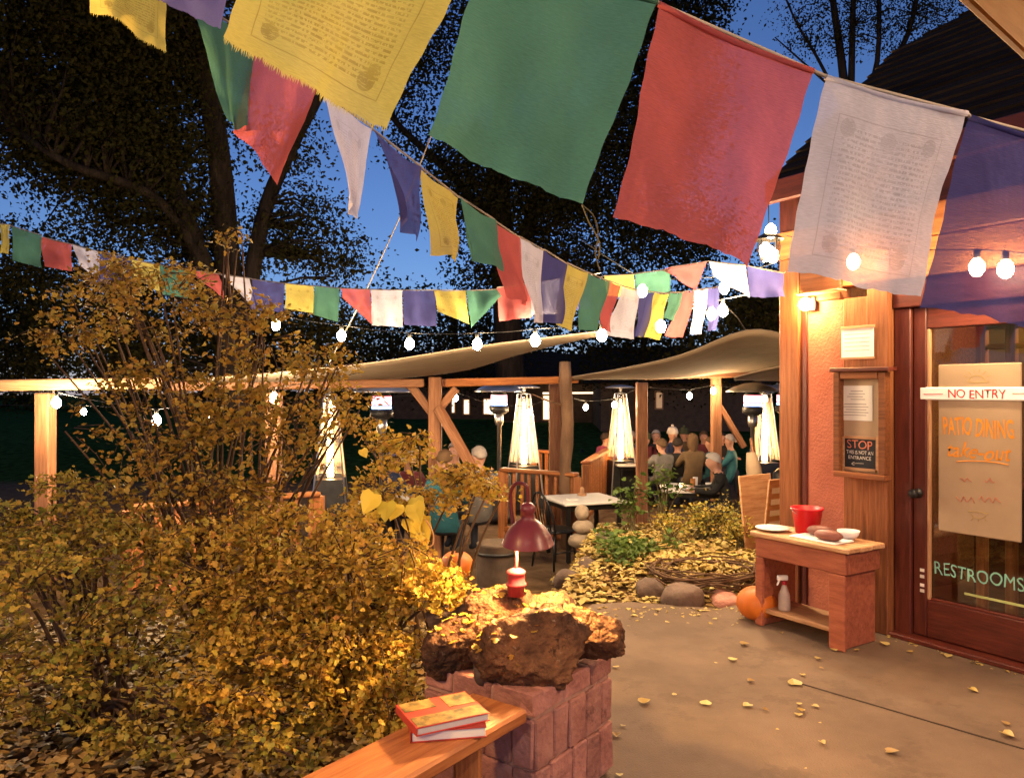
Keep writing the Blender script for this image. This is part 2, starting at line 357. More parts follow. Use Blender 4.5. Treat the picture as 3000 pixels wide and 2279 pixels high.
def step_y(y0, soft):
    r = n.new('ShaderNodeMapRange'); r.inputs[1].default_value = y0; r.inputs[2].default_value = y0 + soft; l.new(sx.outputs[1], r.inputs[0]); return r.outputs[0]
def mixc(f, a, c):
    q = n.new('ShaderNodeMix'); q.data_type = 'RGBA'; l.new(f, q.inputs[0]); l.new(a, q.inputs[6]); l.new(c, q.inputs[7]); return q.outputs[2]
l.new(mixc(step_y(17.5, 1.0), mixc(step_y(8.0, 1.5), c_soil, c_pat), c_grass), b.inputs['Base Color'])
bp = n.new('ShaderNodeBump'); bp.inputs['Strength'].default_value = 0.6; bp.inputs['Distance'].default_value = 0.03; l.new(nz.outputs[0], bp.inputs['Height']); l.new(bp.outputs[0], b.inputs['Normal'])
tag(obj('ground', mesh('ground', gv, gf, True), m), 'soil, sunken patio floor and dark lawn beyond', kind='structure')

# concrete terrace
WD = Vector((0.54, -0.84, 0)).normalized()          # along the door wall, left to right as seen
WN = Vector((-WD.y * -1, 0, 0)); WN = Vector((-0.84, -0.54, 0)).normalized()   # out of the wall
WO = Vector((2.51, 4.95, 0))
def wp(s, z, off=0.0): return WO + WD * s + WN * off + Vector((0, 0, z))
def wsz(px, py, off=0.0):
    o = WO + WN * off; d = Vector(((px - CX) / F, 1, -(py - CY) / F))
    # d*t = o + WD*s (xy)
    A = np.array([[d.x, -WD.x], [d.y, -WD.y]]); t, s = np.linalg.solve(A, [o.x, o.y])
    return s, EYE + d.z * t
poly = [(0.44, 5.4), (0.60, 5.72), (0.9, 5.78), (1.5, 5.6), (1.75, 5.75), (2.05, 5.75), wp(0.05, 0, 0)[:2], wp(3.4, 0, 0)[:2], (6, -4), (-4, -4), (-3.2, -1.4), (0.06, 2.95), (0.40, 3.36), (0.38, 4.4)]
bm = bmesh.new(); fv = [bm.verts.new((x, y, 0)) for x, y in poly]; f = bm.faces.new(fv)
r = bmesh.ops.extrude_face_region(bm, geom=[f]); bmesh.ops.translate(bm, vec=(0, 0, -0.1), verts=[v for v in r['geom'] if isinstance(v, bmesh.types.BMVert)])
bmesh.ops.recalc_face_normals(bm, faces=bm.faces)
slab = tag(obj('concrete_terrace', bm_mesh('terrace', bm), MT['concrete']), 'mottled tan concrete terrace in front of the door', kind='structure')
ja, jb = onz(2330, 1998), onz(3020, 2200)
MT['joint'] = pm('dark_joint', (0.035, 0.02, 0.012), None, 0.95)
jv, jf = [], []
jn = (jb - ja).normalized().cross(V(0, 0, 1))
for k in range(41):
    q = ja.lerp(jb, k / 40) + jn * random.uniform(-0.0012, 0.0012); w_ = random.uniform(0.004, 0.0065)
    jv += [q - jn * w_ + V(0, 0, 0.003), q + jn * w_ + V(0, 0, 0.003), q + jn * w_ - V(0, 0, 0.01), q - jn * w_ - V(0, 0, 0.01)]
    if k: b0_ = 4 * k; jf += [(b0_ - 4, b0_ - 3, b0_ + 1, b0_), (b0_ - 3, b0_ - 2, b0_ + 2, b0_ + 1), (b0_ - 1, b0_ - 4, b0_, b0_ + 3)]
obj('expansion_joint', mesh('joint', jv, jf), MT['joint'], slab)

# ------------------------------------------------------------ building with the door
BLD = thing('restaurant_building', 'wood and salmon stucco building with red-brown glazed door at the right', 'building', wp(0.5, 0, -0.2))
MWALL = lambda s, z, off: frame(wp(s, z, off), WD, -WN, Vector((0, 0, 1)))
def wbox(name, s0, s1, z0, z1, o0, o1, m, parent, bev=0.006, vert=None):
    sx_, sz_, so = s1 - s0, z1 - z0, o1 - o0; c = wp((s0 + s1) / 2, (z0 + z1) / 2, (o0 + o1) / 2)
    if vert is None: vert = sz_ > sx_
    if vert: M = frame(c, Vector((0, 0, 1)), WD, -WN * -1 * -1 if False else Vector((0, 0, 1)).cross(WD)); me = box_me(sz_, sx_, so, bev)
    else: M = frame(c, WD, Vector((0, 0, 1)), WD.cross(Vector((0, 0, 1)))); me = box_me(sx_, sz_, so, bev)
    return obj(name, me, m, parent, M)
def wpx(name, px0, px1, py0, py1, o0, o1, m, parent, bev=0.006, vert=None):
    """box on the wall from pixel extents read at the wall face"""
    s0, _ = wsz(px0, 1139, o1); s1, _ = wsz(px1, 1139, o1); pm_ = (px0 + px1) / 2
    _, z1 = wsz(pm_, py0, o1); _, z0 = wsz(pm_, py1, o1)
    return wbox(name, s0, s1, z0, z1, o0, o1, m, parent, bev, vert)
sL = wsz(2290, 1139)[0]
def S(px): return wsz(px, 1139)[0]
ZT = 3.08
wbox('corner_post', S(2290), S(2347), 0, 2.551, -0.12, 0.03, MT['wood_b'], BLD)
wbox('trim', S(2349), S(2366), 0, 2.2, -0.1, 0.012, MT['wood_red'], BLD)
wbox('stucco_panel', S(2366), S(2472), 0, 2.22, -0.12, 0.0, MT['stucco'], BLD, 0.002)
wbox('plank', S(2474), S(2548), 0, 2.22, -0.1, 0.016, MT['wood_b'], BLD)
wbox('plank', S(2550), S(2612), 0, 2.30, -0.12, 0.045, MT['wood_b'], BLD)
wbox('header_board', S(2349), S(2470), 2.222, 2.55, -0.1, 0.03, MT['wood_b'], BLD)
wbox('header_board', S(2472), S(2612), 2.302, 2.55, -0.1, 0.02, MT['wood_o'], BLD)
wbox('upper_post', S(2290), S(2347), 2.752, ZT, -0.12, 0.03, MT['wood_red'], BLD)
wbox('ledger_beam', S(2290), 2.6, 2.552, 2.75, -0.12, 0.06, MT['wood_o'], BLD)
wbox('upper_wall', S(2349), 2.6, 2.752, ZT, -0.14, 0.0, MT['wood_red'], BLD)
# door frame
wbox('jamb', S(2614), S(2662), 0, 2.12, -0.16, -0.02, MT['wood_red'], BLD)
wbox('lintel', S(2614), 2.6, 2.122, 2.30, -0.16, 0.0, MT['wood_red'], BLD)
wbox('head_trim', S(2614), 2.6, 2.303, 2.548, -0.14, 0.03, MT['wood_o'], BLD)
wbox('threshold', S(2614), 2.6, 0.0, 0.03, -0.3, 0.05, MT['wood_red'], BLD)
wbox('far_wall', 1.15, 2.6, 0.03, 2.12, -0.16, -0.02, MT['wood_red'], BLD)
wbox('side_wall', S(2291), S(2340), 0, ZT, -4.2, -0.121, MT['wood'], BLD, vert=False)
# the door itself
sd0, sd1 = S(2664), 1.14
DR = wbox('door', sd0, S(2702), 0.035, 2.118, -0.11, -0.045, MT['wood_red'], BLD)      # hinge stile carries the leaf
DR['label'] = 'red-brown wooden door with one large glass pane'
wbox('stile', 1.0, sd1, 0.035, 2.118, -0.11, -0.045, MT['wood_red'], DR)
wbox('bottom_rail', S(2703), 0.998, 0.035, 0.27, -0.11, -0.045, MT['wood_red'], DR)
wbox('top_rail', S(2703), 0.998, 1.98, 2.118, -0.11, -0.045, MT['wood_red'], DR)
wbox('glass_pane', S(2703), 0.998, 0.271, 1.979, -0.082, -0.076, MT['glass'], DR, 0)
wbox('glazing_bead', S(2703), S(2712), 0.271, 1.979, -0.074, -0.05, MT['wood_top'], DR, 0.003)
wbox('glazing_bead', S(2713), 0.998, 0.271, 0.285, -0.074, -0.05, MT['wood_red'], DR, 0.003)
kx, kz = wsz(2645, 1440, -0.02)
obj('handle', lathe_me([(0.0, 0.0), (0.03, 0.0), (0.03, 0.012), (0.012, 0.018), (0.012, 0.045), (0.026, 0.055), (0.03, 0.07), (0.02, 0.085), (0.0, 0.088)], 16), MT['dkmetal'], DR,
    frame(wp(S(2680), kz, -0.045), WD, WD.cross(WN), WN))
# room seen through the glass
RM = box('room_floor', wp(0.9, 0.0, -2.1), (3.2, 3.6, 0.04), MT['inside'], BLD, math.atan2(WD.y, WD.x))
wbox('room_back_wall', S(2345), 2.6, 0.03, 2.7, -2.6, -2.5, MT['inside'], BLD)
wbox('room_side_wall', 2.5, 2.6, 0.03, 2.5, -2.498, -0.17, MT['inside'], BLD, vert=False)
wbox('room_ceiling', S(2345), 2.6, 2.56, 2.6, -2.498, -0.17, MT['inside'], BLD, vert=False)
WI = obj('inner_window', box_me(0.9, 0.05, 0.06), MT['wood_o'], BLD, frame(wp(0.62, 1.62, -0.6), WD, -WN, V(0, 0, 1)))
for s_ in (0.16, 0.34, 0.90, 1.08): wbox('inner_post', s_, s_ + 0.06, 0.03, 2.5, -0.66, -0.6, MT['wood_o'], BLD)
for z_ in (1.86, 1.99): wbox('muntin', 0.223, 0.897, z_, z_ + 0.035, -0.645, -0.61, MT['wood_o'], BLD)
wbox('inner_cabinet', -0.1, 1.3, 0.03, 0.9, -1.6, -1.1, MT['wood_red'], BLD)
IL = obj('ceiling_globe', lathe_me([(0, -0.08), (0.05, -0.065), (0.08, 0), (0.05, 0.065), (0, 0.08)], 12), emit('room_globe', (1, 0.62, 0.3), 420), BLD, Matrix.Translation(wp(0.75, 2.42, -1.5)))
# roof: a slope running up and away from the eave, courses of dark shingles
pitch = math.radians(40); RS = (-WN) * math.cos(pitch) + V(0, 0, math.sin(pitch)); RNm = WD.cross(RS).normalized()
RE = wp(S(2282), 3.1, 0.14)
def onroof(px, py):
    d = Vector(((px - CX) / F, 1, -(py - CY) / F)); e = Vector((0, 0, EYE)); t = (RE - e).dot(RNm) / d.dot(RNm); q = e + d * t - RE
    return q.dot(WD), q.dot(RS)
t1 = onroof(2368, 288); t2 = onroof(2862, 24)
print('ROOF', t1, t2)
k_ = (t2[1] - t1[1]) / (t2[0] - t1[0])
s_end = 4.2
ROOF = beam('roof', RE + WD * 0.0 - RS * 0.0 + V(0, 0, -0.06), RE + WD * s_end + V(0, 0, -0.06), 0.05, 0.16, MT['wood_red'], BLD); ROOF['label'] = 'dark shingled roof slope with wooden fascia'
def roof_top(s): return max(0.02, t1[1] + k_ * (s - t1[0]))
def course_me(y0, y1):
    # one course: thin wedge quad strip, clipped by the hip line
    def smin(y): return max(0.0, t1[0] + (y - t1[1]) / k_ if k_ > 0 and y > t1[1] else (t1[0] * y / max(t1[1], 1e-3)))
    a0, a1 = smin(y0), smin(y1); hi, lo = 0.022, 0.004
    vs = [(a0, y0, hi), (s_end, y0, hi), (s_end, y1, lo), (a1, y1, lo), (a0, y0, -0.01), (s_end, y0, -0.01), (s_end, y1, -0.01), (a1, y1, -0.01)]
    return mesh('course', vs, [(0, 1, 2, 3), (4, 5, 1, 0), (7, 6, 5, 4), (3, 2, 6, 7), (0, 3, 7, 4), (1, 5, 6, 2)])
MR = frame(RE, WD, RS, RNm)
ytop = roof_top(s_end); ny = 0; yy = 0.0
while yy < ytop - 0.02 and ny < 40:
    y1 = min(yy + 0.15, ytop); obj('shingle_course', course_me(yy, y1), MT['roof'], ROOF, MR); yy += 0.15; ny += 1
beam('rafter_tail', wp(S(2300), 3.05, 0.12), wp(S(2300), 3.6, -0.6), 0.06, 0.12, MT['wood_o'], BLD)
beam('rafter_tail', wp(S(2345), 3.05, 0.12), wp(S(2345), 3.6, -0.6), 0.06, 0.12, MT['wood_o'], BLD)

# porch roof overhead, its soffit boards show in the upper right corner
PE = V(1.31, 2.17, 2.70); PD = V(0.75, 0.66, 0).normalized(); PN = V(PD.y, -PD.x, 0)
PORCH = thing('porch_roof', 'lit wooden porch soffit in the upper right corner', 'roof', PE + PN * 1.5)
for i in range(14):
    a = PE + PN * (0.07 + 0.14 * i)
    beam('soffit_board', a - PD * 4.2, a + PD * 2.3, 0.134, 0.03, MT['soffit'], PORCH, 0.004)
beam('fascia', PE - PD * 4.2 + V(0, 0, 0.08) - PN * 0.02, PE + PD * 2.3 + V(0, 0, 0.08) - PN * 0.02, 0.03, 0.17, MT['soffit'], PORCH)
def globe_lamp(label, p, power, r=0.07, col=(1.0, 0.66, 0.36)):
    t = thing('porch_lamp', label, 'lamp', p, group='porch lamps')
    obj('canopy', lathe_me([(0.0, 0.0), (0.05, 0.0), (0.06, 0.02), (0.06, 0.03)], 16), MT['dkmetal'], t, Matrix.Translation(p + V(0, 0, r + 0.01)))
    L = power / (math.pi * 4 * math.pi * r * r)
    obj('globe', lathe_me([(r * math.sin(math.pi * k / 8), -r * math.cos(math.pi * k / 8)) for k in range(9)], 14, cap=False), emit('porch_globe', col, L), t, Matrix.Translation(p))
globe_lamp('round porch lamp under the soffit above the terrace', V(2.7, 1.6, 2.58), 330, col=(1.0, 0.64, 0.38))
globe_lamp('round porch lamp under the soffit behind the camera', V(-0.35, -0.6, 2.58), 130, col=(1.0, 0.82, 0.64))

globe_lamp('round porch lamp at the left end of the porch', V(-1.8, 1.2, 2.2), 260, col=(1.0, 0.56, 0.22))
# ------------------------------------------------------------ brick pillar with rocks and rail
PC = V(0.08, 2.764, 0); PR = V(0.6, 0.8, 0); PL = V(-0.8, 0.6, 0); PWR, PWL, PH = 0.56, 0.54, 0.5
PIL = thing('stone_pillar', 'low pink brick pillar topped with big lichened rocks, lamp on it', 'pillar', PC + PR * PWR / 2 + PL * PWL / 2)
aR = math.atan2(PR.y, PR.x)
box('mortar_core', PC + PR * PWR / 2 + PL * PWL / 2 + V(0, 0, PH / 2 - 0.005), (PWR - 0.012, PWL - 0.012, PH - 0.01), MT['mortar'], PIL, aR, 0.01)
bricks = {}
def brick(c, L, D, H, ang):
    key = (round(L, 3), round(D, 3), round(H, 3), random.randint(0, 2))
    if key not in bricks: bricks[key] = box_me(L, D, H, 0.006, 0.005)
    obj('brick', bricks[key], MT['brick'], PIL, Matrix.Translation(c) @ Matrix.Rotation(ang + random.uniform(-0.012, 0.012), 4, 'Z') @ Matrix.Rotation(random.uniform(-0.015, 0.015), 4, 'Y'))
for (o, d, nrm, Wd) in ((PC, PR, -PL, PWR), (PC, PL, -PR, PWL)):
    ang = math.atan2(d.y, d.x)
    # flat cap course
    for k, (a, w) in enumerate(((0.0, 0.2), (0.2, 0.19), (0.39, Wd - 0.39))):
        brick(o + d * (a + w / 2) - nrm * 0.045 * 1 + nrm * 0.012 + V(0, 0, 0.455), w - 0.008, 0.07, 0.082, ang)
    z1 = 0.405
    for hgt in (0.185, 0.20):
        a = 0.0
        while a < Wd - 0.03:
            w = min(random.choice((0.10, 0.125, 0.15)), Wd - a)
            if Wd - a - w < 0.05: w = Wd - a
            brick(o + d * (a + w / 2) - nrm * 0.033 + nrm * random.uniform(0, 0.008) + V(0, 0, z1 - hgt / 2), w - 0.007, 0.07, hgt - 0.008, ang); a += w
        z1 -= hgt
def rock(name, px, py, d, r, sq, seed, m, parent, rz=0.0, flat=0.15, amp=0.3, rx=0.0):
    return obj(name, blob_me(r, seed, amp, 5 if r > 0.1 else 3, sq, 1.5, flat, 11), m, parent, Matrix.Translation(at(px, py, d)) @ Matrix.Rotation(rz, 4, 'Z') @ Matrix.Rotation(rx, 4, 'X'))
rock('rock', 1568, 1905, 2.95, 0.185, (1.1, 0.75, 0.74), 3, MT['stone'], PIL, 0.45, 0.3, 0.5, -0.2)
rock('rock', 1722, 1850, 3.12, 0.15, (0.72, 1.1, 0.72), 8, MT['stone'], PIL, 0.6, 0.25, 0.5)
rock('rock', 1500, 1815, 3.22, 0.215, (1.2, 0.95, 0.50), 12, MT['stone'], PIL, 0.2, 0.25, 0.5)
rock('rock', 1365, 1890, 3.12, 0.16, (1.1, 0.8, 0.70), 19, MT['stone'], PIL, 0.9, 0.25, 0.5)
rock('rock', 1625, 1830, 3.2, 0.19, (1.15, 0.9, 0.52), 23, MT['stone'], PIL, 1.2, 0.2, 0.5)
rock('rock', 1415, 1950, 2.93, 0.052, (0.8, 0.7, 1.25), 5, MT['stone_d'], PIL, 0.3, 0.2, 0.4)
rock('rock', 1600, 1795, 3.05, 0.06, (1.1, 0.8, 0.7), 29, MT['stone'], PIL, 0.1, 0.2, 0.4)
rock('rock', 1365, 1800, 3.35, 0.13, (1.1, 0.9, 0.6), 31, MT['stone_d'], PIL, 0.1, 0.2, 0.4)
rock('rock', 1480, 1955, 3.0, 0.09, (1.3, 0.7, 0.7), 37, MT['stone'], PIL, -0.2, 0.2, 0.4)
# small leaves fallen onto the rocks
from mathutils.bvhtree import BVHTree
rv, rp = [], []
for o in PIL.children:
    if o.name.startswith('rock'):
        b0 = len(rv); rv += [WM[o] @ v.co for v in o.data.vertices]; rp += [[b0 + i for i in p.vertices] for p in o.data.polygons]
ROCK_BVH = BVHTree.FromPolygons(rv, rp)
# plank rail with post in the foreground
RL0 = V(0.056, 2.67, 0.465); RAIL = thing('plank_rail', 'orange stained plank rail with square post, two books on it', 'railing', RL0 - PR * 0.6 - V(0, 0, 0.465))
c0 = RL0 + PL * 0.125
beam('plank', c0 + PR * 0.0, c0 - PR * 2.4, 0.25, 0.05, MT['wood_o'], RAIL, 0.01)
for t_ in (0.2, 1.9):
    q = c0 - PR * t_ - PL * 0.02
    beam('post', V(q.x, q.y, 0.0), V(q.x, q.y, 0.439), 0.09, 0.09, MT['wood_o'], RAIL, 0.008)
beam('stretcher', c0 - PR * 0.02 - V(0, 0, 0.06) + PL * 0.04, c0 - PR * 2.3 - V(0, 0, 0.06) + PL * 0.04, 0.04, 0.068, MT['wood_o'], RAIL)

# gooseneck lamp on the pillar
LP = at(1512, 1708, 3.15); LAMP = thing('gooseneck_lamp', 'small maroon gooseneck lamp glowing on the rock-topped pillar', 'lamp', LP)
obj('base', lathe_me([(0.0, -0.05), (0.034, -0.05), (0.036, -0.01), (0.042, -0.008), (0.042, 0.0), (0.036, 0.004), (0.036, 0.036), (0.039, 0.04), (0.038, 0.05), (0.02, 0.06), (0.0, 0.062)], 18), MT['lamppink'], LAMP, Matrix.Translation(LP))
sh = at(1546, 1590, 3.12)                            # rim centre of the shade
neck = smooth_path([LP + V(0, 0, 0.05), LP + V(0.0, 0.012, 0.15), LP + V(-0.02, 0.03, 0.30), LP + V(-0.022, 0.02, 0.37), LP + V(0.0, 0.0, 0.408), V(sh.x - 0.008, sh.y + 0.0, sh.z + 0.235), V(sh.x, sh.y, sh.z + 0.20), V(sh.x, sh.y, sh.z + 0.12)], 6)
tube('gooseneck', neck, 0.008, MT['lampred'], LAMP, 8)
SHD = obj('shade', lathe_me([(0.108, -0.002), (0.106, 0.0), (0.095, 0.03), (0.072, 0.065), (0.045, 0.09), (0.028, 0.1), (0.026, 0.125), (0.031, 0.13), (0.031, 0.15), (0.018, 0.165), (0.0, 0.168)], 28, cap=False), MT['lampred'], LAMP, Matrix.Translation(sh) @ Matrix.Rotation(0.1, 4, 'X'))
so = SHD.modifiers.new('thick', 'SOLIDIFY'); so.thickness = 0.003
BLBM = emit('lamp_coil', (1.0, 0.60, 0.22), 2100)
coil = []
for k in range(64):
    a = k / 63 * 2 * math.pi * 3.5; coil.append(sh + V(0.03 * math.cos(a), 0.03 * math.sin(a), 0.04 - 0.055 * k / 63))
CB = tube('spiral_bulb', coil, 0.0065, BLBM, LAMP, 6)
# ------------------------------------------------------------ prayer flags
CL = {'y': cloth('yellow_cotton', (0.56, 0.48, 0.12), 0.06, (0.16, 0.10, 0.02)), 'g': cloth('green_cotton', (0.085, 0.225, 0.165), 0.10),
      'r': cloth('red_cotton', (0.53, 0.125, 0.12), 0.19), 'w': cloth('white_cotton', (0.64, 0.63, 0.74), 0.12, (0.30, 0.28, 0.34)),
      'b': cloth('blue_cotton', (0.08, 0.08, 0.26), 0.2)}
NAMEC = {'y': 'yellow', 'g': 'green', 'r': 'red', 'w': 'white', 'b': 'blue'}
def flag_me(tl, tr, br, bl, seed, nu=14, nv=16, wave=0.02, bow=0.0, fringe=0, curl=0.0):
    r = random.Random(seed); ph = [r.uniform(0, 6.28) for _ in range(6)]
    nrm = (tr - tl).cross(bl - tl).normalized(); W_ = (tr - tl).length; H_ = (bl - tl).length
    vs = []; uv = []
    for j in range(nv + 1):
        v = j / nv
        for i in range(nu + 1):
            u = i / nu
            top = tl.lerp(tr, u); bot = bl.lerp(br, u); p = top.lerp(bot, v)
            p = p + V(0, 0, -1) * (0.018 * W_ * math.sin(math.pi * u) * (1 - v) * 1.5)
            amp = wave * (0.25 + v)
            p = p + nrm * (amp * math.sin(u * 5.2 + ph[0] + v * 1.4) + amp * 0.5 * math.sin(u * 11 + ph[1] - v * 2.2) + amp * 0.45 * math.sin(v * 6 + ph[2]) + bow * math.sin(math.pi * u) * v)
            if curl: p = p + (tr - tl).normalized() * curl * W_ * v * v * (0.5 - u)
            e = 0.006 * W_ * math.sin(u * 23 + ph[3]) * (v > 0.95) + 0.004 * W_ * math.sin(u * 61 + ph[4]) * (v == 1)
            p = p + (bot - top).normalized() * e
            p = p + (tr - tl).normalized() * (0.006 * W_ * math.sin(v * 9 + ph[5]) + 0.003 * W_ * math.sin(v * 31 + ph[2])) * (abs(u - 0.5) * 2) ** 3 * (1 if u > 0.5 else -1)
            vs.append(p); uv.append((u, 1 - v))
    n1 = nu + 1
    fs = [(j * n1 + i, (j + 1) * n1 + i, (j + 1) * n1 + i + 1, j * n1 + i + 1) for j in range(nv) for i in range(nu)]
    if fringe:
        for k in range(fringe):
            u = (k + r.random()) / fringe * 0.998; i = min(int(u * nu), nu - 1); t = u * nu - i
            a = vs[nv * n1 + i].lerp(vs[nv * n1 + i + 1], t); w = (vs[nv * n1 + i + 1] - vs[nv * n1 + i]).normalized() * (W_ / fringe * 0.75)
            d = (bl - tl).normalized() * H_ * r.uniform(0.015, 0.05) + w * r.uniform(-1, 1)
            q = len(vs); vs += [a, a + w, a + d + w * 0.3]; uv += [(u, 0.0), (u, 0.0), (u, 0.0)]; fs.append((q, q + 2, q + 1))
    me = mesh('flag', vs, fs, True)
    ul = me.uv_layers.new(name='UVMap')
    for lp in me.loops: ul.data[lp.index].uv = uv[lp.vertex_index]
    return me
def hem(o, tl, tr, m):
    tube('hem', [tl.lerp(tr, k / 6) + V(0, 0, -0.027 * (tr - tl).length * math.sin(math.pi * k / 6) + 0.003) for k in range(7)], 0.006, m, o, 6)
def flag(parent, c, tl, tr, br, bl, seed, wave=0.02, fringe=0, label=None, hemmed=False, curl=0.0, big=False):
    o = obj('flag', flag_me(tl, tr, br, bl, seed, *((22, 26) if big else (10, 12)), wave, 0.0, fringe, curl), CL[c], parent)
    if label: o['label'] = label
    if hemmed: hem(o, tl, tr, CL[c])
    return o
# the near string, first above the terrace
S1 = thing('prayer_flag_string', 'nearest prayer flag string with five large flags across the top', 'flag string', at(1900, 10, 1.33), group='prayer flag strings')
near = [('b', (470, -190, 1.9), (735, -260, 1.75), (640, 85, 1.8), (478, 8, 1.9), 0, None),
        ('y', (762, -300, 1.18), (1405, -165, 1.22), (1130, 372, 1.17), (660, 118, 1.13), 150, 'big yellow flag printed with rows of script'),
        ('g', (1425, -165, 1.24), (1925, 10, 1.29), (1702, 600, 1.27), (1258, 402, 1.22), 0, 'big plain green flag'),
        ('r', (1930, 18, 1.30), (2382, 215, 1.36), (2200, 775, 1.34), (1812, 630, 1.28), 0, 'big red flag, sky showing through its corner'),
        ('w', (2420, 232, 1.38), (2832, 338, 1.46), (2692, 872, 1.45), (2298, 795, 1.37), 0, 'big white flag printed with fine script'),
        ('b', (2842, 348, 1.48), (3230, 450, 1.58), (3110, 975, 1.57), (2705, 898, 1.47), 0, 'big blue flag, bulbs glowing through it')]
cord = []
for k, (c, a, b_, d_, e_, fr, lb) in enumerate(near):
    tl, tr, br, bl = at(*a), at(*b_), at(*d_), at(*e_)
    flag(S1, c, tl, tr, br, bl, 40 + k, 0.011 if c != 'y' else 0.006, fr, lb, True, big=True); cord += [tl + V(0, 0, .004), tr + V(0, 0, .004)]
tube('cord', [cord[0] + V(-0.5, 0.3, 0.35)] + cord + [cord[-1] + V(0.9, 0.3, -0.05)], 0.0035, MT['rope'], S1, 5)
th = at(1705, 600, 1.27)
tube('loose_thread', smooth_path([th, th + V(0.012, 0, -0.03), th + V(0.03, 0.01, -0.06), th + V(0.027, 0.0, -0.09)], 5), 0.0012, MT['stem'], S1, 4)
tube('loose_thread', smooth_path([th, th + V(0.02, 0, -0.02), th + V(0.028, 0.01, -0.05), th + V(0.022, 0.0, -0.08), th + V(0.03, 0, -0.11)], 5), 0.0012, MT['stem'], S1, 4)
# the string running away into the patio
S2 = thing('prayer_flag_string', 'long prayer flag string receding from upper left towards the patio sail', 'flag string', at(1235, 500, 2.75), group='prayer flag strings')
rec = [('y', (262, -190, 1.95), (492, -120, 2.05), (489, 150, 2.05), (263, 36, 1.95)),
       ('g', (560, 0, 2.1), (752, 120, 2.2), (720, 375, 2.2), (660, 360, 2.12)),
       ('r', (752, 128, 2.2), (930, 262, 2.3), (815, 540, 2.28), (690, 385, 2.2)),
       ('w', (952, 280, 2.32), (1092, 378, 2.42), (1050, 640, 2.4), (1015, 600, 2.33)),
       ('b', (1092, 382, 2.42), (1232, 490, 2.6), (1212, 715, 2.58), (1185, 640, 2.45)),
       ('y', (1232, 492, 2.6), (1344, 580, 2.85), (1352, 765, 2.85), (1282, 745, 2.65)),
       ('g', (1344, 578, 2.85), (1448, 645, 3.1), (1458, 800, 3.1), (1372, 745, 2.9)),
       ('r', (1448, 648, 3.1), (1522, 698, 3.35), (1545, 895, 3.35), (1482, 872, 3.15)),
       ('w', (1520, 694, 3.35), (1594, 735, 3.55), (1586, 945, 3.55), (1552, 940, 3.4)),
       ('b', (1594, 732, 3.55), (1662, 775, 3.8), (1648, 950, 3.8), (1590, 945, 3.6)),
       ('y', (1662, 772, 3.8), (1722, 800, 4.05), (1682, 972, 4.05), (1625, 952, 3.85)),
       ('g', (1720, 798, 4.05), (1784, 826, 4.3), (1752, 965, 4.3), (1698, 968, 4.1)),
       ('r', (1784, 824, 4.3), (1822, 838, 4.55), (1790, 975, 4.55), (1756, 950, 4.35)),
       ('w', (1820, 838, 4.55), (1872, 852, 4.8), (1850, 992, 4.8), (1786, 985, 4.6)),
       ('b', (1872, 850, 4.8), (1918, 858, 5.05), (1885, 988, 5.05), (1848, 990, 4.85)),
       ('y', (1916, 856, 5.05), (1960, 862, 5.3), (1920, 992, 5.3), (1868, 988, 5.1)),
       ('g', (1962, 858, 5.3), (2002, 858, 5.5), (1986, 945, 5.5), (1942, 930, 5.35)),
       ('r', (2002, 855, 5.5), (2036, 852, 5.7), (2018, 988, 5.7), (1956, 988, 5.6)),
       ('w', (2036, 850, 5.7), (2076, 846, 5.9), (2068, 980, 5.9), (2022, 978, 5.75)),
       ('b', (2076, 846, 5.9), (2112, 840, 6.1), (2100, 968, 6.1), (2066, 972, 5.95))]
cord = []
for k, (c, a, b_, d_, e_) in enumerate(rec):
    tl, tr, br, bl = at(*a), at(*b_), at(*d_), at(*e_)
    flag(S2, c, tl, tr, br, bl, 80 + k, 0.02, 60 if k == 0 else 0, curl=0.0); cord += [tl, tr]
tube('cord', [cord[0] + V(-0.4, -0.2, 0.3)] + [p + V(0, 0, .003) for p in cord] + [at(2240, 800, 6.3)], 0.004, MT['rope'], S2, 5)
# far strings across the garden
def far_string(label, flags, ends, seed, r_=0.005):
    t = thing('prayer_flag_string', label, 'flag string', at(*flags[0][1]), group='prayer flag strings'); cord = []
    for k, (c, a, b_, h0, h1, lean) in enumerate(flags):
        tl, tr = at(*a), at(*b_); br = at(b_[0] + lean, b_[1] + h1, b_[2]); bl = at(a[0] + lean, a[1] + h0, a[2])
        flag(t, c, tl, tr, br, bl, seed + k, 0.025); cord += [tl, tr]
    tube('cord', [at(*ends[0])] + cord + [at(*ends[1])], r_, MT['rope'], t, 5); return t
L3 = [('y', 0, 30, 655, 660, 85, 85, -4), ('g', 32, 122, 662, 690, 100, 95, 0), ('r', 124, 210, 695, 716, 85, 80, 3), ('w', 212, 290, 716, 738, 55, 92, 14), ('b', 292, 384, 738, 760, 90, 85, 0),
      ('y', 386, 466, 760, 776, 50, 88, 8), ('g', 468, 552, 776, 790, 85, 85, 0), ('r', 554, 640, 790, 803, 20, 76, 20), ('w', 640, 730, 803, 815, 5, 92, 16), ('b', 740, 832, 818, 830, 90, 85, 0),
      ('y', 836, 918, 830, 838, 75, 80, 0), ('g', 922, 994, 838, 844, 85, 100, -2), ('r', 998, 1084, 844, 848, 30, 105, 8), ('w', 1086, 1178, 848, 850, 105, 108, 2), ('b', 1180, 1276, 850, 850, 102, 105, 4),
      ('y', 1272, 1364, 850, 852, 62, 98, 10), ('g', 1366, 1456, 852, 848, 108, 20, 14), ('r', 1456, 1552, 842, 830, 98, 100, 6), ('w', 1554, 1640, 828, 818, 96, 100, 2), ('b', 1642, 1730, 816, 806, 96, 96, 0)]
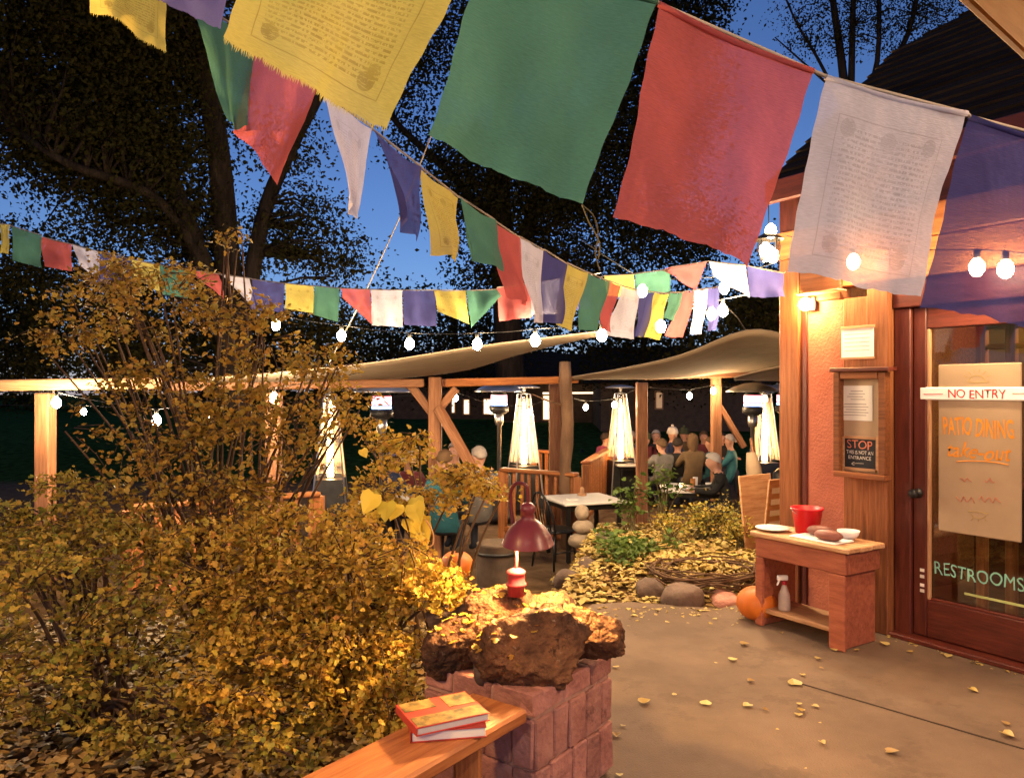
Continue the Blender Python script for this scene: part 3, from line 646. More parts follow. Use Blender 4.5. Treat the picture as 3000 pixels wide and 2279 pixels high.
far_string('faded prayer flag string sagging across the middle behind the golden shrub', [(c, (x0, y0, 6.6), (x1, y1, 6.6), h0, h1, ln) for (c, x0, x1, y0, y1, h0, h1, ln) in L3], ((-200, 590, 6.6), (1760, 800, 6.6)), 200)
L4 = [('y', 1770, 1856, 808, 804, 60, 72, 10), ('g', 1860, 1962, 802, 788, 60, 65, 4), ('r', 1966, 2072, 782, 766, 8, 84, -30), ('w', 2076, 2184, 766, 778, 40, 96, 10), ('b', 2188, 2296, 780, 800, 90, 70, 0)]
far_string('short prayer flag string ending at the building corner beside the lantern', [(c, (x0, y0, 5.6), (x1, y1, 5.6), h0, h1, ln) for (c, x0, x1, y0, y1, h0, h1, ln) in L4], ((1760, 812, 5.6), (2310, 790, 5.75)), 260)

# ------------------------------------------------------------ string lights
bulb_me = lathe_me([(0.0, -0.07), (0.02, -0.064), (0.036, -0.044), (0.042, -0.018), (0.036, 0.01), (0.02, 0.03), (0.012, 0.038)], 10, cap=False)
bulb_hot_me = bulb_me.copy(); bulb_dim_me = bulb_me.copy(); bulb_dim_me.materials.append(MT['bulb_dim'])
bulb_me.materials.append(MT['bulb']); bulb_hot_me.materials.append(MT['bulb_hot'])
sock_me = lathe_me([(0.013, 0.034), (0.017, 0.036), (0.018, 0.075), (0.01, 0.085), (0.0, 0.086)], 8); sock_me.materials.append(MT['cable'])
def light_string(label, bulbs, ends, sag=0.02):
    """bulbs: (px, py, distance, hot)"""
    P = [at(x, y, d) for x, y, d, h in bulbs]
    t = thing('string_lights', label, 'string lights', P[0] + V(0, 0, 0.09), group='strings of warm bulbs')
    for p, (x, y, d, h) in zip(P, bulbs):
        s_ = obj('bulb', bulb_hot_me if h else bulb_me, None, t, Matrix.Translation(p)); obj('socket', sock_me, None, s_, Matrix.Translation(p))
    pts = [at(*ends[0])] + [p + V(0, 0, 0.085) for p in P] + [at(*ends[1])]; path = []
    for a, b_ in zip(pts[:-1], pts[1:]):
        for k in range(6): u = k / 6; path.append(a.lerp(b_, u) - V(0, 0, sag * (b_ - a).length * 4 * u * (1 - u) * 0.6))
    path.append(pts[-1]); tube('wire', path, 0.004, MT['cable'], t, 5); return t
light_string('string of warm bulbs hanging below the receding prayer flags', [(808, 948, 7.4, 0), (1000, 978, 7.2, 0), (1200, 1002, 7.0, 0), (1398, 1003, 6.8, 0), (1568, 992, 6.5, 1), (1763, 977, 6.3, 0), (1935, 950, 6.0, 0), (2085, 915, 6.6, 1), (2118, 905, 6.6, 1)], ((560, 900, 7.6), (2290, 830, 5.75)), 0.03)
light_string('string of warm bulbs along the front timber beam and posts', [(165, 1175, 7.5, 1), (458, 1226, 7.2, 1), (803, 1162, 7.6, 1), (1277, 1062, 8.9, 1)], ((-150, 1140, 7.5), (1700, 985, 8.5)), 0.02)
light_string('string of small far bulbs under the back of the patio', [(245, 1203, 12, 0), (617, 1210, 11, 0), (975, 1183, 12, 0), (1335, 1163, 12.5, 0), (1440, 1200, 12.8, 1), (1550, 1205, 12.6, 0), (1635, 1168, 12.5, 0), (1716, 1190, 13, 0), (1800, 1183, 12.8, 0), (1878, 1147, 12.5, 0), (2020, 1157, 12.5, 0), (2090, 1142, 12.3, 0), (2240, 1165, 12.2, 0)], ((-100, 1180, 12), (2420, 1130, 12)), 0.02)
light_string('two bright bulbs on a wire beside the building corner', [(1882, 847, 6.4, 1), (2122, 838, 6.4, 1)], ((1700, 700, 6.2), (2295, 760, 5.75)), 0.03)
# bulbs under the eave, seen through the flags
ev = []
for (px, py) in ((2500, 760), (2862, 775), (2946, 780)):
    s_, z_ = wsz(px, py, 0.18); q = wp(s_, z_, 0.18); ev.append((px, py, q.y, 0))
light_string('row of bright bulbs under the eave glowing through white and blue flags', ev, ((2300, 690, 5.6), (3200, 760, 3.7)), 0.02)

# lantern cluster at the eave and wall lamp by the notice box
lp = at(2252, 730, 5.5); LT = thing('eave_lantern', 'small glass lantern with candle bulbs hanging at the building corner', 'lantern', lp)
fr_vs, fr_fs = [], []
for k in range(4):
    a = math.pi / 2 * k + 0.5; q = V(math.cos(a) * 0.06, math.sin(a) * 0.06, 0); tube_geo([lp + q * 1.2 + V(0, 0, 0.07), lp + q + V(0, 0, -0.09)], 0.005, 5, fr_vs, fr_fs)
tube_geo([lp + V(0, 0, 0.12), lp + V(0, 0, 0.36)], 0.004, 5, fr_vs, fr_fs)
obj('cage', mesh('cage', fr_vs, fr_fs), MT['dkmetal'], LT)
obj('cap', lathe_me([(0.105, 0.065), (0.1, 0.075), (0.03, 0.115), (0.0, 0.13)], 14, cap=False), MT['dkmetal'], LT, Matrix.Translation(lp))
obj('glass_shade', lathe_me([(0.055, -0.085), (0.085, 0.0), (0.078, 0.06)], 14, cap=False), MT['clear'], LT, Matrix.Translation(lp))
for dx, dz in ((-0.025, 0.01), (0.03, -0.03)):
    obj('candle_bulb', bulb_dim_me, None, LT, Matrix.Translation(lp + V(dx, 0, dz)))
obj('candle_bulb', bulb_dim_me, None, LT, Matrix.Translation(at(2258, 672, 5.5)))
s_, z_ = wsz(2372, 890, 0.05)
SCN = thing('wall_sconce', 'small glowing wall lamp high on the salmon stucco panel', 'lamp', wp(s_, z_, 0.03))
wbox('back_plate', s_ - 0.04, s_ + 0.04, z_ - 0.05, z_ + 0.05, 0.031, 0.045, MT['dkmetal'], SCN)
obj('arm', mesh('arm', *tube_geo([wp(s_, z_ + 0.03, 0.045), wp(s_, z_ + 0.045, 0.08), wp(s_, z_ + 0.04, 0.10)], 0.006, 6)), MT['dkmetal'], SCN)
obj('glass_bulb', lathe_me([(0.0, -0.05), (0.025, -0.045), (0.042, -0.02), (0.045, 0.0), (0.03, 0.025), (0.016, 0.035)], 14), emit('sconce_bulb', (1.0, 0.55, 0.2), 700), SCN, Matrix.Translation(wp(s_, z_, 0.10)))
wbox('top_cap', s_ - 0.06, s_ + 0.28, z_ + 0.06, z_ + 0.075, 0.031, 0.13, MT['wood_top'], SCN)
# ------------------------------------------------------------ patio timber frame, sails, rails
def post_at(px, pytop, d, w=0.15, label='', m='wood', extra=None):
    p = at(px, pytop, d); t = thing('timber_post', label, 'post', V(p.x, p.y, PATIO_Z), group='patio timber posts')
    beam('shaft', V(p.x, p.y, PATIO_Z - 0.05), p, w, w, MT[m], t, 0.01); return t, p
T1, p1 = post_at(133, 1152, 7.9, label='square timber post at far left under the beam, light on it')
T2, p2 = post_at(803, 1150, 8.2, label='timber post behind the golden shrub, bulb in front of it')
T3, p3 = post_at(1275, 1105, 9.4, 0.155, label='heavy timber post with diagonal braces near the middle')
beam('brace', at(1195, 1118, 9.4), at(1278, 1225, 9.4), 0.09, 0.1, MT['wood'], T3)
beam('brace', at(1338, 1138, 9.4), at(1280, 1205, 9.4), 0.09, 0.1, MT['wood'], T3)
beam('strut', at(1284, 1195, 9.32), at(1440, 1470, 8.9), 0.1, 0.1, MT['wood'], T3)
T4, p4 = post_at(1626, 1122, 11.2, 0.17, label='timber post just behind the log trunk')
T5, p5 = post_at(1880, 1120, 12.3, 0.17, label='timber post beside the pyramid heater at centre right')
T6, p6 = post_at(2098, 1100, 12.6, 0.15, label='timber post with one brace at right, behind the diners')
beam('brace', at(2108, 1190, 12.6), at(2180, 1310, 12.6), 0.09, 0.09, MT['wood'], T6)
lg = at(1659, 1050, 10.6); LOG = thing('log_pole', 'rough bark log pole standing at the railing corner', 'log pole', V(lg.x, lg.y, PATIO_Z))
lv = [V(lg.x + 0.02 * math.sin(k * 1.3), lg.y + 0.015 * math.cos(k * 2.1), PATIO_Z - 0.05 + (lg.z - PATIO_Z) * k / 9) for k in range(10)]
tube('trunk', lv, [0.085 + 0.008 * math.sin(k * 2.7) for k in range(10)], MT['log'], LOG, 12)
tube('branch_stub', [at(1655, 1190, 10.6), at(1600, 1172, 10.4), at(1560, 1155, 10.3)], [0.02, 0.014, 0.006], MT['log'], LOG, 6)
def beam_thing(label, a, b_, w, h, m='wood'):
    t = thing('timber_beam', label, 'beam', (a + b_) / 2, group='patio timber beams'); beam('timber', a, b_, w, h, MT[m], t, 0.012); return t
beam_thing('pale timber beam at far left on top of the post', at(-500, 1137, 7.75), at(470, 1122, 8.0), 0.13, 0.115, 'wood_top')
beam_thing('timber beam running behind the shrub to the braced post', at(490, 1132, 8.3), at(1240, 1122, 9.3), 0.1, 0.1)
beam_thing('reddish timber beam between braced post and log trunk', at(1300, 1122, 9.5), at(1690, 1112, 10.9), 0.1, 0.1, 'wood_o')
beam_thing('timber beam along the back of the patio at right', at(1880, 1100, 12.5), at(2500, 1085, 12.5), 0.12, 0.14)
def sail(label, near_, far_, n=20, k=8, sag=0.03):
    A = smooth_path([at(*p) for p in near_], n // max(1, len(near_) - 1)); B = smooth_path([at(*p) for p in far_], n // max(1, len(far_) - 1))
    N = min(len(A), len(B)); A = [A[int(i * (len(A) - 1) / (N - 1))] for i in range(N)]; B = [B[int(i * (len(B) - 1) / (N - 1))] for i in range(N)]
    vs = []
    for i in range(N):
        for j in range(k + 1):
            t = j / k; vs.append(A[i].lerp(B[i], t) - V(0, 0, sag * 4 * t * (1 - t)))
    fs = [(i * (k + 1) + j, i * (k + 1) + j + 1, (i + 1) * (k + 1) + j + 1, (i + 1) * (k + 1) + j) for i in range(N - 1) for j in range(k)]
    t = thing('shade_sail', label, 'shade sail', A[0], group='tan shade sails')
    o = obj('canvas', mesh('sail', vs, fs, True), MT['sail'], t); sd = o.modifiers.new('thick', 'SOLIDIFY'); sd.thickness = 0.006
    tube('edge_rope', A, 0.008, MT['sail'], t, 5); return t
sail('long tan shade sail stretched from the left beam to the middle', [(560, 1112, 8.0), (830, 1090, 7.9), (1100, 1062, 7.8), (1400, 1015, 7.5), (1752, 972, 7.2)], [(700, 1122, 9.3), (1000, 1120, 9.4), (1330, 1092, 9.3), (1520, 1040, 8.6), (1760, 980, 7.3)])
sail('tan shade sail with raised corner beside the building', [(1678, 1104, 10.5), (1840, 1076, 10.2), (2000, 1038, 9.9), (2186, 968, 9.4), (2330, 985, 9.4), (2480, 1010, 9.4)], [(1680, 1110, 10.8), (1850, 1112, 11.6), (2000, 1108, 12.2), (2150, 1092, 12.4), (2330, 1085, 12.4), (2480, 1080, 12.4)])
sail('small lower shade sail behind the building corner', [(2150, 1106, 9.6), (2230, 1085, 9.6), (2330, 1066, 9.6), (2460, 1055, 9.6)], [(2152, 1110, 11), (2230, 1116, 12), (2330, 1116, 12), (2460, 1112, 12)])
t = thing('guy_rope', 'thin rope rising from the sail to the blue flag', 'rope', at(965, 1062, 7.8)); tube('line', [at(965, 1062, 7.8), at(1060, 880, 7.3), at(1168, 645, 6.6), at(1300, 300, 5.6)], 0.006, MT['rope'], t, 5)
t = thing('guy_rope', 'thin rope tying the raised sail corner to the wall', 'rope', at(2186, 968, 9.4)); tube('line', [at(2186, 968, 9.4), at(2160, 930, 9.0), at(2080, 850, 8.5)], 0.006, MT['rope'], t, 5)

bal_me = lathe_me([(0.022, 0.0), (0.026, 0.25), (0.024, 0.5), (0.027, 0.78), (0.024, 0.9)], 8); bal_me.materials.append(MT['wood_o'])
bal2_me = box_me(0.07, 0.03, 0.9, 0.004); bal2_me.materials.append(MT['wood_o'])
def railing(label, a, b_, z0, h=0.98, log=True, gap=0.13, cap=(0.15, 0.05), posts=True):
    """a, b_: ground plan points"""
    a = V(a[0], a[1], z0); b_ = V(b_[0], b_[1], z0); t = thing('log_railing', label, 'railing', (a + b_) / 2, group='patio railings')
    u = (b_ - a); L = u.length; u.normalize()
    beam('cap_rail', a + V(0, 0, h), b_ + V(0, 0, h), cap[0], cap[1], MT['wood_o'], t, 0.012)
    beam('lower_rail', a + V(0, 0, 0.12), b_ + V(0, 0, 0.12), 0.06, 0.08, MT['wood_o'], t)
    nb = int(L / gap); ang = math.atan2(u.y, u.x)
    for k in range(nb):
        p = a + u * (L * (k + 0.5) / nb) + V(0, 0, 0.06 if log else 0.51)
        obj('baluster', bal_me if log else bal2_me, None, t, Matrix.Translation(p) @ Matrix.Rotation(ang + random.uniform(-.06, .06), 4, 'Z') @ Matrix.Rotation(random.uniform(-0.02, 0.02), 4, 'Y'))
    if posts:
        for p in (a, b_): beam('post', p - V(0, 0, 0.05), p + V(0, 0, h - 0.026), 0.11, 0.11, MT['wood_o'], t)
    return t
def gp(px, d): return ((px - CX) / F * d, d)
railing('log railing in front of the middle pyramid heater', gp(1470, 11.2), gp(1690, 10.5), PATIO_Z)
railing('railing going back from the log trunk to the pink jacketed diner', gp(1715, 12.2), gp(1790, 15.4), PATIO_Z, log=False, gap=0.11)
railing('short railing behind the middle pyramid heater', gp(1560, 14.6), gp(1660, 14.0), PATIO_Z, log=False)
railing('railing glimpsed through the golden shrub at left', gp(380, 7.6), gp(935, 8.6), PATIO_Z, log=False, gap=0.16)

# ------------------------------------------------------------ heaters
def pyramid(label, px, d, rz, flame=1.0):
    x, y = gp(px, d); t = thing('pyramid_heater', label, 'patio heater', V(x, y, PATIO_Z), rz, group='pyramid flame heaters'); M = WM[t]
    hb, ht, zt = 0.29, 0.085, 2.06
    def edge(i, z): a = math.pi / 4 + i * math.pi / 2; h = (hb + (ht - hb) * z / zt) * math.sqrt(2); return V(h * math.cos(a), h * math.sin(a), z)
    for i in range(4): o = obj('leg', mesh('leg', *tube_geo([edge(i, 0), edge(i, zt)], 0.014, 6)), MT['steel'], t, M)
    cab = [edge(i, 0.06) * 0.93 for i in range(4)] + [edge(i, 0.78) * 0.95 for i in range(4)]
    for i in range(4): cab[i].z = 0.06; cab[4 + i].z = 0.80
    obj('cabinet', mesh('cab', cab, [(0, 1, 5, 4), (1, 2, 6, 5), (2, 3, 7, 6), (3, 0, 4, 7), (4, 5, 6, 7), (3, 2, 1, 0)]), MT['dkmetal'], t, M)
    for i in range(4):                                     # a wire guard on each side
        vs, fs = [], []
        for k in range(62):
            z = 0.86 + (1.98 - 0.86) * k / 61; tube_geo([edge(i, z), edge((i + 1) % 4, z)], 0.0042, 3, vs, fs)
        for f_ in (0.33, 0.67): tube_geo([edge(i, 0.86).lerp(edge((i + 1) % 4, 0.86), f_), edge(i, 1.98).lerp(edge((i + 1) % 4, 1.98), f_)], 0.004, 4, vs, fs)
        obj('wire_guard', mesh('guard', vs, fs), MT['galv'], t, M)
    obj('glass_tube', lathe_me([(0.06, 0.82), (0.06, 2.02)], 16, cap=False), MT['clear'], t, M)
    obj('flame', lathe_me([(0.045, 0.83), (0.052, 0.95), (0.048, 1.25), (0.036, 1.6), (0.02, 1.88), (0.0, 1.98)], 12), MT['flame'], t, M)
    obj('top_plate', lathe_me([(0.10, 2.05), (0.10, 2.07), (0.03, 2.09), (0.03, 2.16), (0.28, 2.165), (0.29, 2.18), (0.16, 2.215), (0.0, 2.23)], 20), MT['steel'], t, M)
    return t
pyramid('pyramid flame heater half hidden by the golden shrub', 968, 11.6, 0.15)
pyramid('pyramid flame heater standing behind the log railing', 1535, 13.6, 0.35)
pyramid('pyramid flame heater with bare legs right of the log trunk', 1818, 14.6, 0.2)
pyramid('pyramid flame heater at right next to the building corner', 2240, 14.2, 0.1)
def mushroom(label, px, d, rz=0.0):
    x, y = gp(px, d); t = thing('mushroom_heater', label, 'patio heater', V(x, y, PATIO_Z), rz, group='mushroom heaters'); M = WM[t]
    obj('tank_housing', lathe_me([(0.0, 0.0), (0.24, 0.0), (0.24, 0.06), (0.2, 0.08), (0.2, 0.72), (0.12, 0.8), (0.0, 0.8)], 18), MT['dkmetal'], t, M)
    obj('pole', lathe_me([(0.035, 0.8), (0.035, 1.55), (0.06, 1.56), (0.075, 1.62), (0.075, 1.75)], 14), MT['steel'], t, M)
    h = obj('burner', lathe_me([(0.09, 1.74), (0.16, 1.78), (0.16, 1.86), (0.13, 1.87), (0.13, 2.06), (0.1, 2.1)], 18), MT['dkmetal'], t, M)
    obj('blue_flame_ring', lathe_me([(0.134, 1.88), (0.138, 1.90), (0.134, 1.92)], 18, cap=False), MT['coilb'], h, M)
    obj('glowing_mesh', lathe_me([(0.133, 1.93), (0.136, 1.95), (0.133, 2.05)], 18, cap=False), MT['coil'], h, M)
    obj('hood', lathe_me([(0.40, 2.10), (0.405, 2.115), (0.3, 2.18), (0.12, 2.24), (0.0, 2.25)], 24), MT['steel'], t, M)
    return t
mushroom('mushroom heater with glowing red burner left of the braced post', 1118, 10.4)
mushroom('mushroom heater in the distance between braced post and middle heater', 1462, 12.6)
mushroom('mushroom heater at right, hood behind the last pyramid heater', 2205, 12.0)
mushroom('mushroom heater partly behind the building corner', 2300, 13.0)

# ------------------------------------------------------------ tables and chairs
def table(label, px, d, w, dp, rz, m='cream', legs=True):
    x, y = gp(px, d); t = thing('patio_table', label, 'table', V(x, y, PATIO_Z), rz, group='patio tables'); M = WM[t]
    obj('table_top', box_me(w, dp, 0.035, 0.01), MT[m], t, M @ Matrix.Translation((0, 0, 0.73)))
    for sx_ in (-1, 1):
        for sy_ in (-1, 1): obj('leg', box_me(0.05, 0.05, 0.71, 0.006), MT['black'], t, M @ Matrix.Translation((sx_ * (w / 2 - 0.08), sy_ * (dp / 2 - 0.08), 0.355)))
    obj('apron', box_me(w - 0.14, dp - 0.14, 0.07, 0.004), MT['black'], t, M @ Matrix.Translation((0, 0, 0.675)))
    return t
TB1 = table('bare pale square table in front of the log railing', 1708, 9.9, 0.86, 0.8, 0.35, 'paper')
TB2 = table('table with glasses and dishes beside the white haired man', 2030, 10.9, 0.9, 0.7, -0.15, 'paper')
TB3 = table('far table with white dishes among the seated diners', 1895, 14.6, 1.3, 0.8, 0.1, 'paper')
TB4 = table('pale table top at the right edge beside the building', 2275, 9.6, 0.7, 0.7, -0.1, 'paper')
TB5 = table('table hidden among the diners at left', 1200, 10.0, 1.3, 0.8, 0.1, 'paper')
def chair(label, loc, rz):
    t = thing('spindle_chair', label, 'chair', loc, rz, group='black spindle back chairs'); M = WM[t]
    obj('seat', blob_me(1.0, 2, 0.02, 3, (0.23, 0.22, 0.028), 1.0, 0.35), MT['black'], t, M @ Matrix.Translation((0, 0, 0.45)))
    for sx_, sy_ in ((1, 1), (-1, 1), (1, -1), (-1, -1)):
        obj('leg', mesh('leg', *tube_geo([V(sx_ * 0.14, sy_ * 0.13, 0.45), V(sx_ * 0.17, sy_ * 0.16, 0.25), V(sx_ * 0.20, sy_ * 0.19, 0.0)], [0.014, 0.02, 0.013], 6), True), MT['black'], t, M)
    hoop = [V(0.19 * math.cos(a) * (1 if abs(math.cos(a)) < .9 else 1), -0.16 - 0.1 * max(0, math.sin(a)), 0.46 + 0.46 * math.sin(a) ** 0.8 if math.sin(a) > 0 else 0.46) for a in [math.pi * k / 16 for k in range(17)]]
    obj('hoop', mesh('hoop', *tube_geo(hoop, 0.014, 6), True), MT['black'], t, M)
    for k in range(6):
        xx = -0.13 + 0.26 * k / 5; zz = 0.46 + 0.46 * math.sqrt(max(0, 1 - (xx / 0.19) ** 2)) ** 0.8; yb = -0.16 - 0.1 * math.sqrt(max(0, 1 - (xx / 0.19) ** 2))
        obj('spindle', mesh('spindle', *tube_geo([V(xx * 0.85, -0.16, 0.46), V(xx, yb, zz)], 0.007, 5), True), MT['black'], t, M)
    for s_ in (0.17, -0.17): obj('stretcher', mesh('st', *tube_geo([V(s_, -0.165, 0.2), V(s_, 0.165, 0.2)], 0.009, 5), True), MT['black'], t, M)
    return t
CH0 = chair('black hoop backed chair left of the bare table', V(*gp(1625, 9.3), PATIO_Z), 1.1 - math.pi)
def chair_copy(label, loc, rz):
    c = copy_tree(CH0, None, Matrix.Translation(loc) @ Matrix.Rotation(rz, 4, 'Z')); c['label'] = label; return c
CH0.matrix_basis = Matrix.Translation(V(*gp(1625, 9.3), PATIO_Z)) @ Matrix.Rotation(-0.9, 4, 'Z'); WM[CH0] = CH0.matrix_basis.copy()
chair_copy('black chair on the near side of the bare table, back to camera', V(*gp(1765, 9.35), PATIO_Z), 0.15)

# things on the tables
def tz(T, x, y): return WM[T] @ V(x, y, 0.7475)
plate_me = lathe_me([(0.0, 0.004), (0.06, 0.004), (0.085, 0.012), (0.115, 0.02), (0.115, 0.024), (0.06, 0.010), (0.0, 0.010)], 20); plate_me.materials.append(MT['white'])
bowl_me = lathe_me([(0.0, 0.0), (0.035, 0.0), (0.06, 0.03), (0.07, 0.06), (0.066, 0.06), (0.05, 0.025), (0.0, 0.012)], 18)
glass_me = lathe_me([(0.028, 0.0), (0.032, 0.0), (0.038, 0.13), (0.036, 0.13), (0.03, 0.006), (0.0, 0.006)], 14, cap=False)
def small(name, me, m, label, cat, p, group=None, rz=0):
    me2 = me.copy(); me2.materials.clear(); o = obj(name, me2, m, None, Matrix.Translation(p) @ Matrix.Rotation(rz, 4, 'Z')); return tag(o, label, cat, group)
MT['amber'] = pm('amber_drink', (0.5, 0.2, 0.04), None, 0.2)
small('plate', plate_me, MT['black'], 'dark round plate on the white haired man\'s table', 'plate', tz(TB2, 0.12, -0.12))
small('plate', plate_me, MT['white'], 'white plate near the front of the dish covered table', 'plate', tz(TB2, -0.1, -0.2))
small('tumbler', glass_me, MT['amber'], 'amber drink glass on the dish covered table', 'glass', tz(TB2, 0.0, 0.02))
small('tumbler', glass_me, MT['white'], 'pale tumbler at the back of the dish covered table', 'glass', tz(TB2, 0.05, 0.2))
small('bowl', bowl_me, MT['white'], 'white bowl at the left end of the dish covered table', 'bowl', tz(TB2, -0.28, 0.0))
small('bowl', bowl_me, MT['white'], 'white bowl at the right end of the dish covered table', 'bowl', tz(TB2, 0.25, 0.12))
small('candle_holder', lathe_me([(0.0, 0), (0.035, 0), (0.04, 0.05), (0.034, 0.055), (0.0, 0.02)], 14), emit('candle_glow', (1, 0.6, 0.25), 5), 'small glowing candle holder on the dish covered table', 'candle', tz(TB2, -0.15, 0.05))
small('condiment_caddy', lathe_me([(0.0, 0), (0.06, 0), (0.06, 0.03), (0.03, 0.04), (0.03, 0.09), (0.018, 0.11), (0.0, 0.112)], 14), MT['wood_top'], 'small condiment jar at the back of the bare table', 'jar', tz(TB1, 0.08, 0.2))
small('napkin_stack', box_me(0.13, 0.1, 0.02, 0.004), MT['paper'], 'folded napkin lying on the bare table', 'napkin', tz(TB1, -0.2, -0.1), rz=0.3)
for k, (lb, x, y) in enumerate((('left', -0.35, -0.1), ('middle', 0.0, 0.1), ('right', 0.35, -0.05))):
    small('plate', plate_me, MT['white'], f'white plate at the {lb} of the far diners\' table', 'plate', tz(TB3, x, y))
small('tumbler', glass_me, MT['white'], 'pale glass on the far diners\' table', 'glass', tz(TB3, -0.15, -0.15))
small('tumbler', glass_me, MT['amber'], 'amber glass on the far diners\' table', 'glass', tz(TB3, 0.18, -0.2))
small('bowl', bowl_me, MT['wood_top'], 'brown bowl on the pale table at the right edge', 'bowl', tz(TB4, 0.0, 0.1))
# ------------------------------------------------------------ leaves and plants
LEAF_D = (np.array([(0, 0, 0), (0.36, 0.45, 0.09), (0, 1, 0), (-0.36, 0.45, 0.09)], float), [(0, 1, 2), (0, 2, 3)])
_o = [(0.3, 0.08), (0.56, 0.40), (0.30, 0.50), (0.34, 0.82), (0.0, 1.05), (-0.34, 0.82), (-0.30, 0.50), (-0.56, 0.40), (-0.3, 0.08)]
LEAF_L = (np.array([(0, 0.42, -0.05), (0, 0, 0)] + [(x, y, 0.10 * abs(x)) for x, y in _o], float), [(0, 1, 2)] + [(0, k, k + 1) for k in range(2, 10)] + [(0, 10, 1)])
_h = [(0.33, -0.04), (0.52, 0.2), (0.48, 0.48), (0.25, 0.8), (0.0, 1.1), (-0.25, 0.8), (-0.48, 0.48), (-0.52, 0.2), (-0.33, -0.04)]
LEAF_H = (np.array([(0, 0.4, -0.06), (0, 0.06, 0)] + [(x, y, 0.12 * abs(x)) for x, y in _h], float), [(0, 1, 2)] + [(0, k, k + 1) for k in range(2, 10)] + [(0, 10, 1)])
def rand_rot(n, up=0.0):
    """random frames; up in 0..1 turns leaf faces towards the sky"""
    nz = RNG.normal(size=(n, 3)); nz[:, 2] = np.abs(nz[:, 2]) + up * 2.5; nz /= np.linalg.norm(nz, axis=1, keepdims=True)
    a = RNG.normal(size=(n, 3)); y = a - nz * (a * nz).sum(1, keepdims=True); y /= np.linalg.norm(y, axis=1, keepdims=True)
    x = np.cross(y, nz); return np.stack([x, y, nz], 2)
def leaf_cloud(name, C, size, shape, m, parent=None, up=0.0, kind=None, R=None):
    n = len(C); R = rand_rot(n, up) if R is None else R
    sv, sf = shape; size = np.broadcast_to(size, n)
    zf = RNG.uniform(-1.5, 4.0, n); xf = RNG.uniform(0.65, 1.1, n); lv_ = np.broadcast_to(sv, (n,) + sv.shape).copy(); lv_[:, :, 2] *= zf[:, None]; lv_[:, :, 0] *= xf[:, None]; lv_[:, :, 2] += (RNG.uniform(-0.25, 0.1, n))[:, None] * lv_[:, :, 1] ** 2
    vs = C[:, None, :] + np.einsum('nij,nkj->nki', R, lv_) * size[:, None, None]
    k = len(sv); fa = np.array(sf); fs = (fa[None] + (np.arange(n) * k)[:, None, None]).reshape(-1, 3)
    me = bpy.data.meshes.new(name); nv = n * k; nf = len(fs)
    me.vertices.add(nv); me.vertices.foreach_set('co', vs.reshape(-1).astype(np.float32))
    me.loops.add(nf * 3); me.loops.foreach_set('vertex_index', fs.reshape(-1).astype(np.int32))
    me.polygons.add(nf); me.polygons.foreach_set('loop_start', np.arange(0, nf * 3, 3, dtype=np.int32)); me.polygons.foreach_set('loop_total', np.full(nf, 3, np.int32))
    me.update(); me.validate()
    o = obj(name, me, m, parent)
    if kind: o['kind'] = kind
    return o
def single_leaves(C, R, size, shape, m, parent, name='leaf'):
    me = mesh('leaf', shape[0], shape[1]); me.materials.append(m)
    for c, r, s in zip(C, R, size):
        M = Matrix([[r[0][0] * s, r[0][1] * s, r[0][2] * s, c[0]], [r[1][0] * s, r[1][1] * s, r[1][2] * s, c[1]], [r[2][0] * s, r[2][1] * s, r[2][2] * s, c[2]], [0, 0, 0, 1]])
        obj(name, me, None, parent, M)
GOLD = leafmat('golden_shrub_leaf', [(0.30, 0.22, 0.03), (0.46, 0.27, 0.035), (0.58, 0.36, 0.05), (0.40, 0.33, 0.045), (0.60, 0.38, 0.07), (0.34, 0.15, 0.025)])
BRNZ = leafmat('bronze_shrub_leaf', [(0.22, 0.15, 0.025), (0.36, 0.19, 0.03), (0.44, 0.26, 0.04), (0.25, 0.20, 0.035), (0.48, 0.32, 0.06), (0.28, 0.13, 0.025)])
OLIV = leafmat('olive_shrub_leaf', [(0.22, 0.20, 0.03), (0.38, 0.27, 0.04), (0.50, 0.36, 0.07), (0.22, 0.25, 0.04), (0.42, 0.24, 0.04), (0.36, 0.28, 0.045)])
YELL = leafmat('yellow_fallen_leaf', [(0.50, 0.36, 0.09), (0.42, 0.28, 0.07), (0.58, 0.46, 0.16), (0.30, 0.18, 0.06), (0.48, 0.36, 0.12)], 0.1)
LITT = leafmat('brown_leaf_litter', [(0.40, 0.25, 0.07), (0.27, 0.15, 0.04), (0.48, 0.33, 0.12), (0.18, 0.11, 0.04), (0.32, 0.23, 0.06)], 0.1)
GREN = leafmat('green_herb_leaf', [(0.045, 0.09, 0.015), (0.09, 0.14, 0.025), (0.14, 0.18, 0.04), (0.06, 0.11, 0.02)])
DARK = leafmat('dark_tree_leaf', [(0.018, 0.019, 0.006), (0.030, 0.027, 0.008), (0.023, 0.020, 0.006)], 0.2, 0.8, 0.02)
BIGY = leafmat('bright_yellow_leaf', [(0.60, 0.42, 0.05), (0.66, 0.48, 0.06), (0.42, 0.36, 0.05)], 0.3)
def in_ell(n, c, r, shell=0.35):
    d = RNG.normal(size=(n, 3)); d /= np.linalg.norm(d, axis=1, keepdims=True)
    q = RNG.uniform(shell, 1, n) ** 0.6; return np.asarray(c) + d * q[:, None] * np.asarray(r)
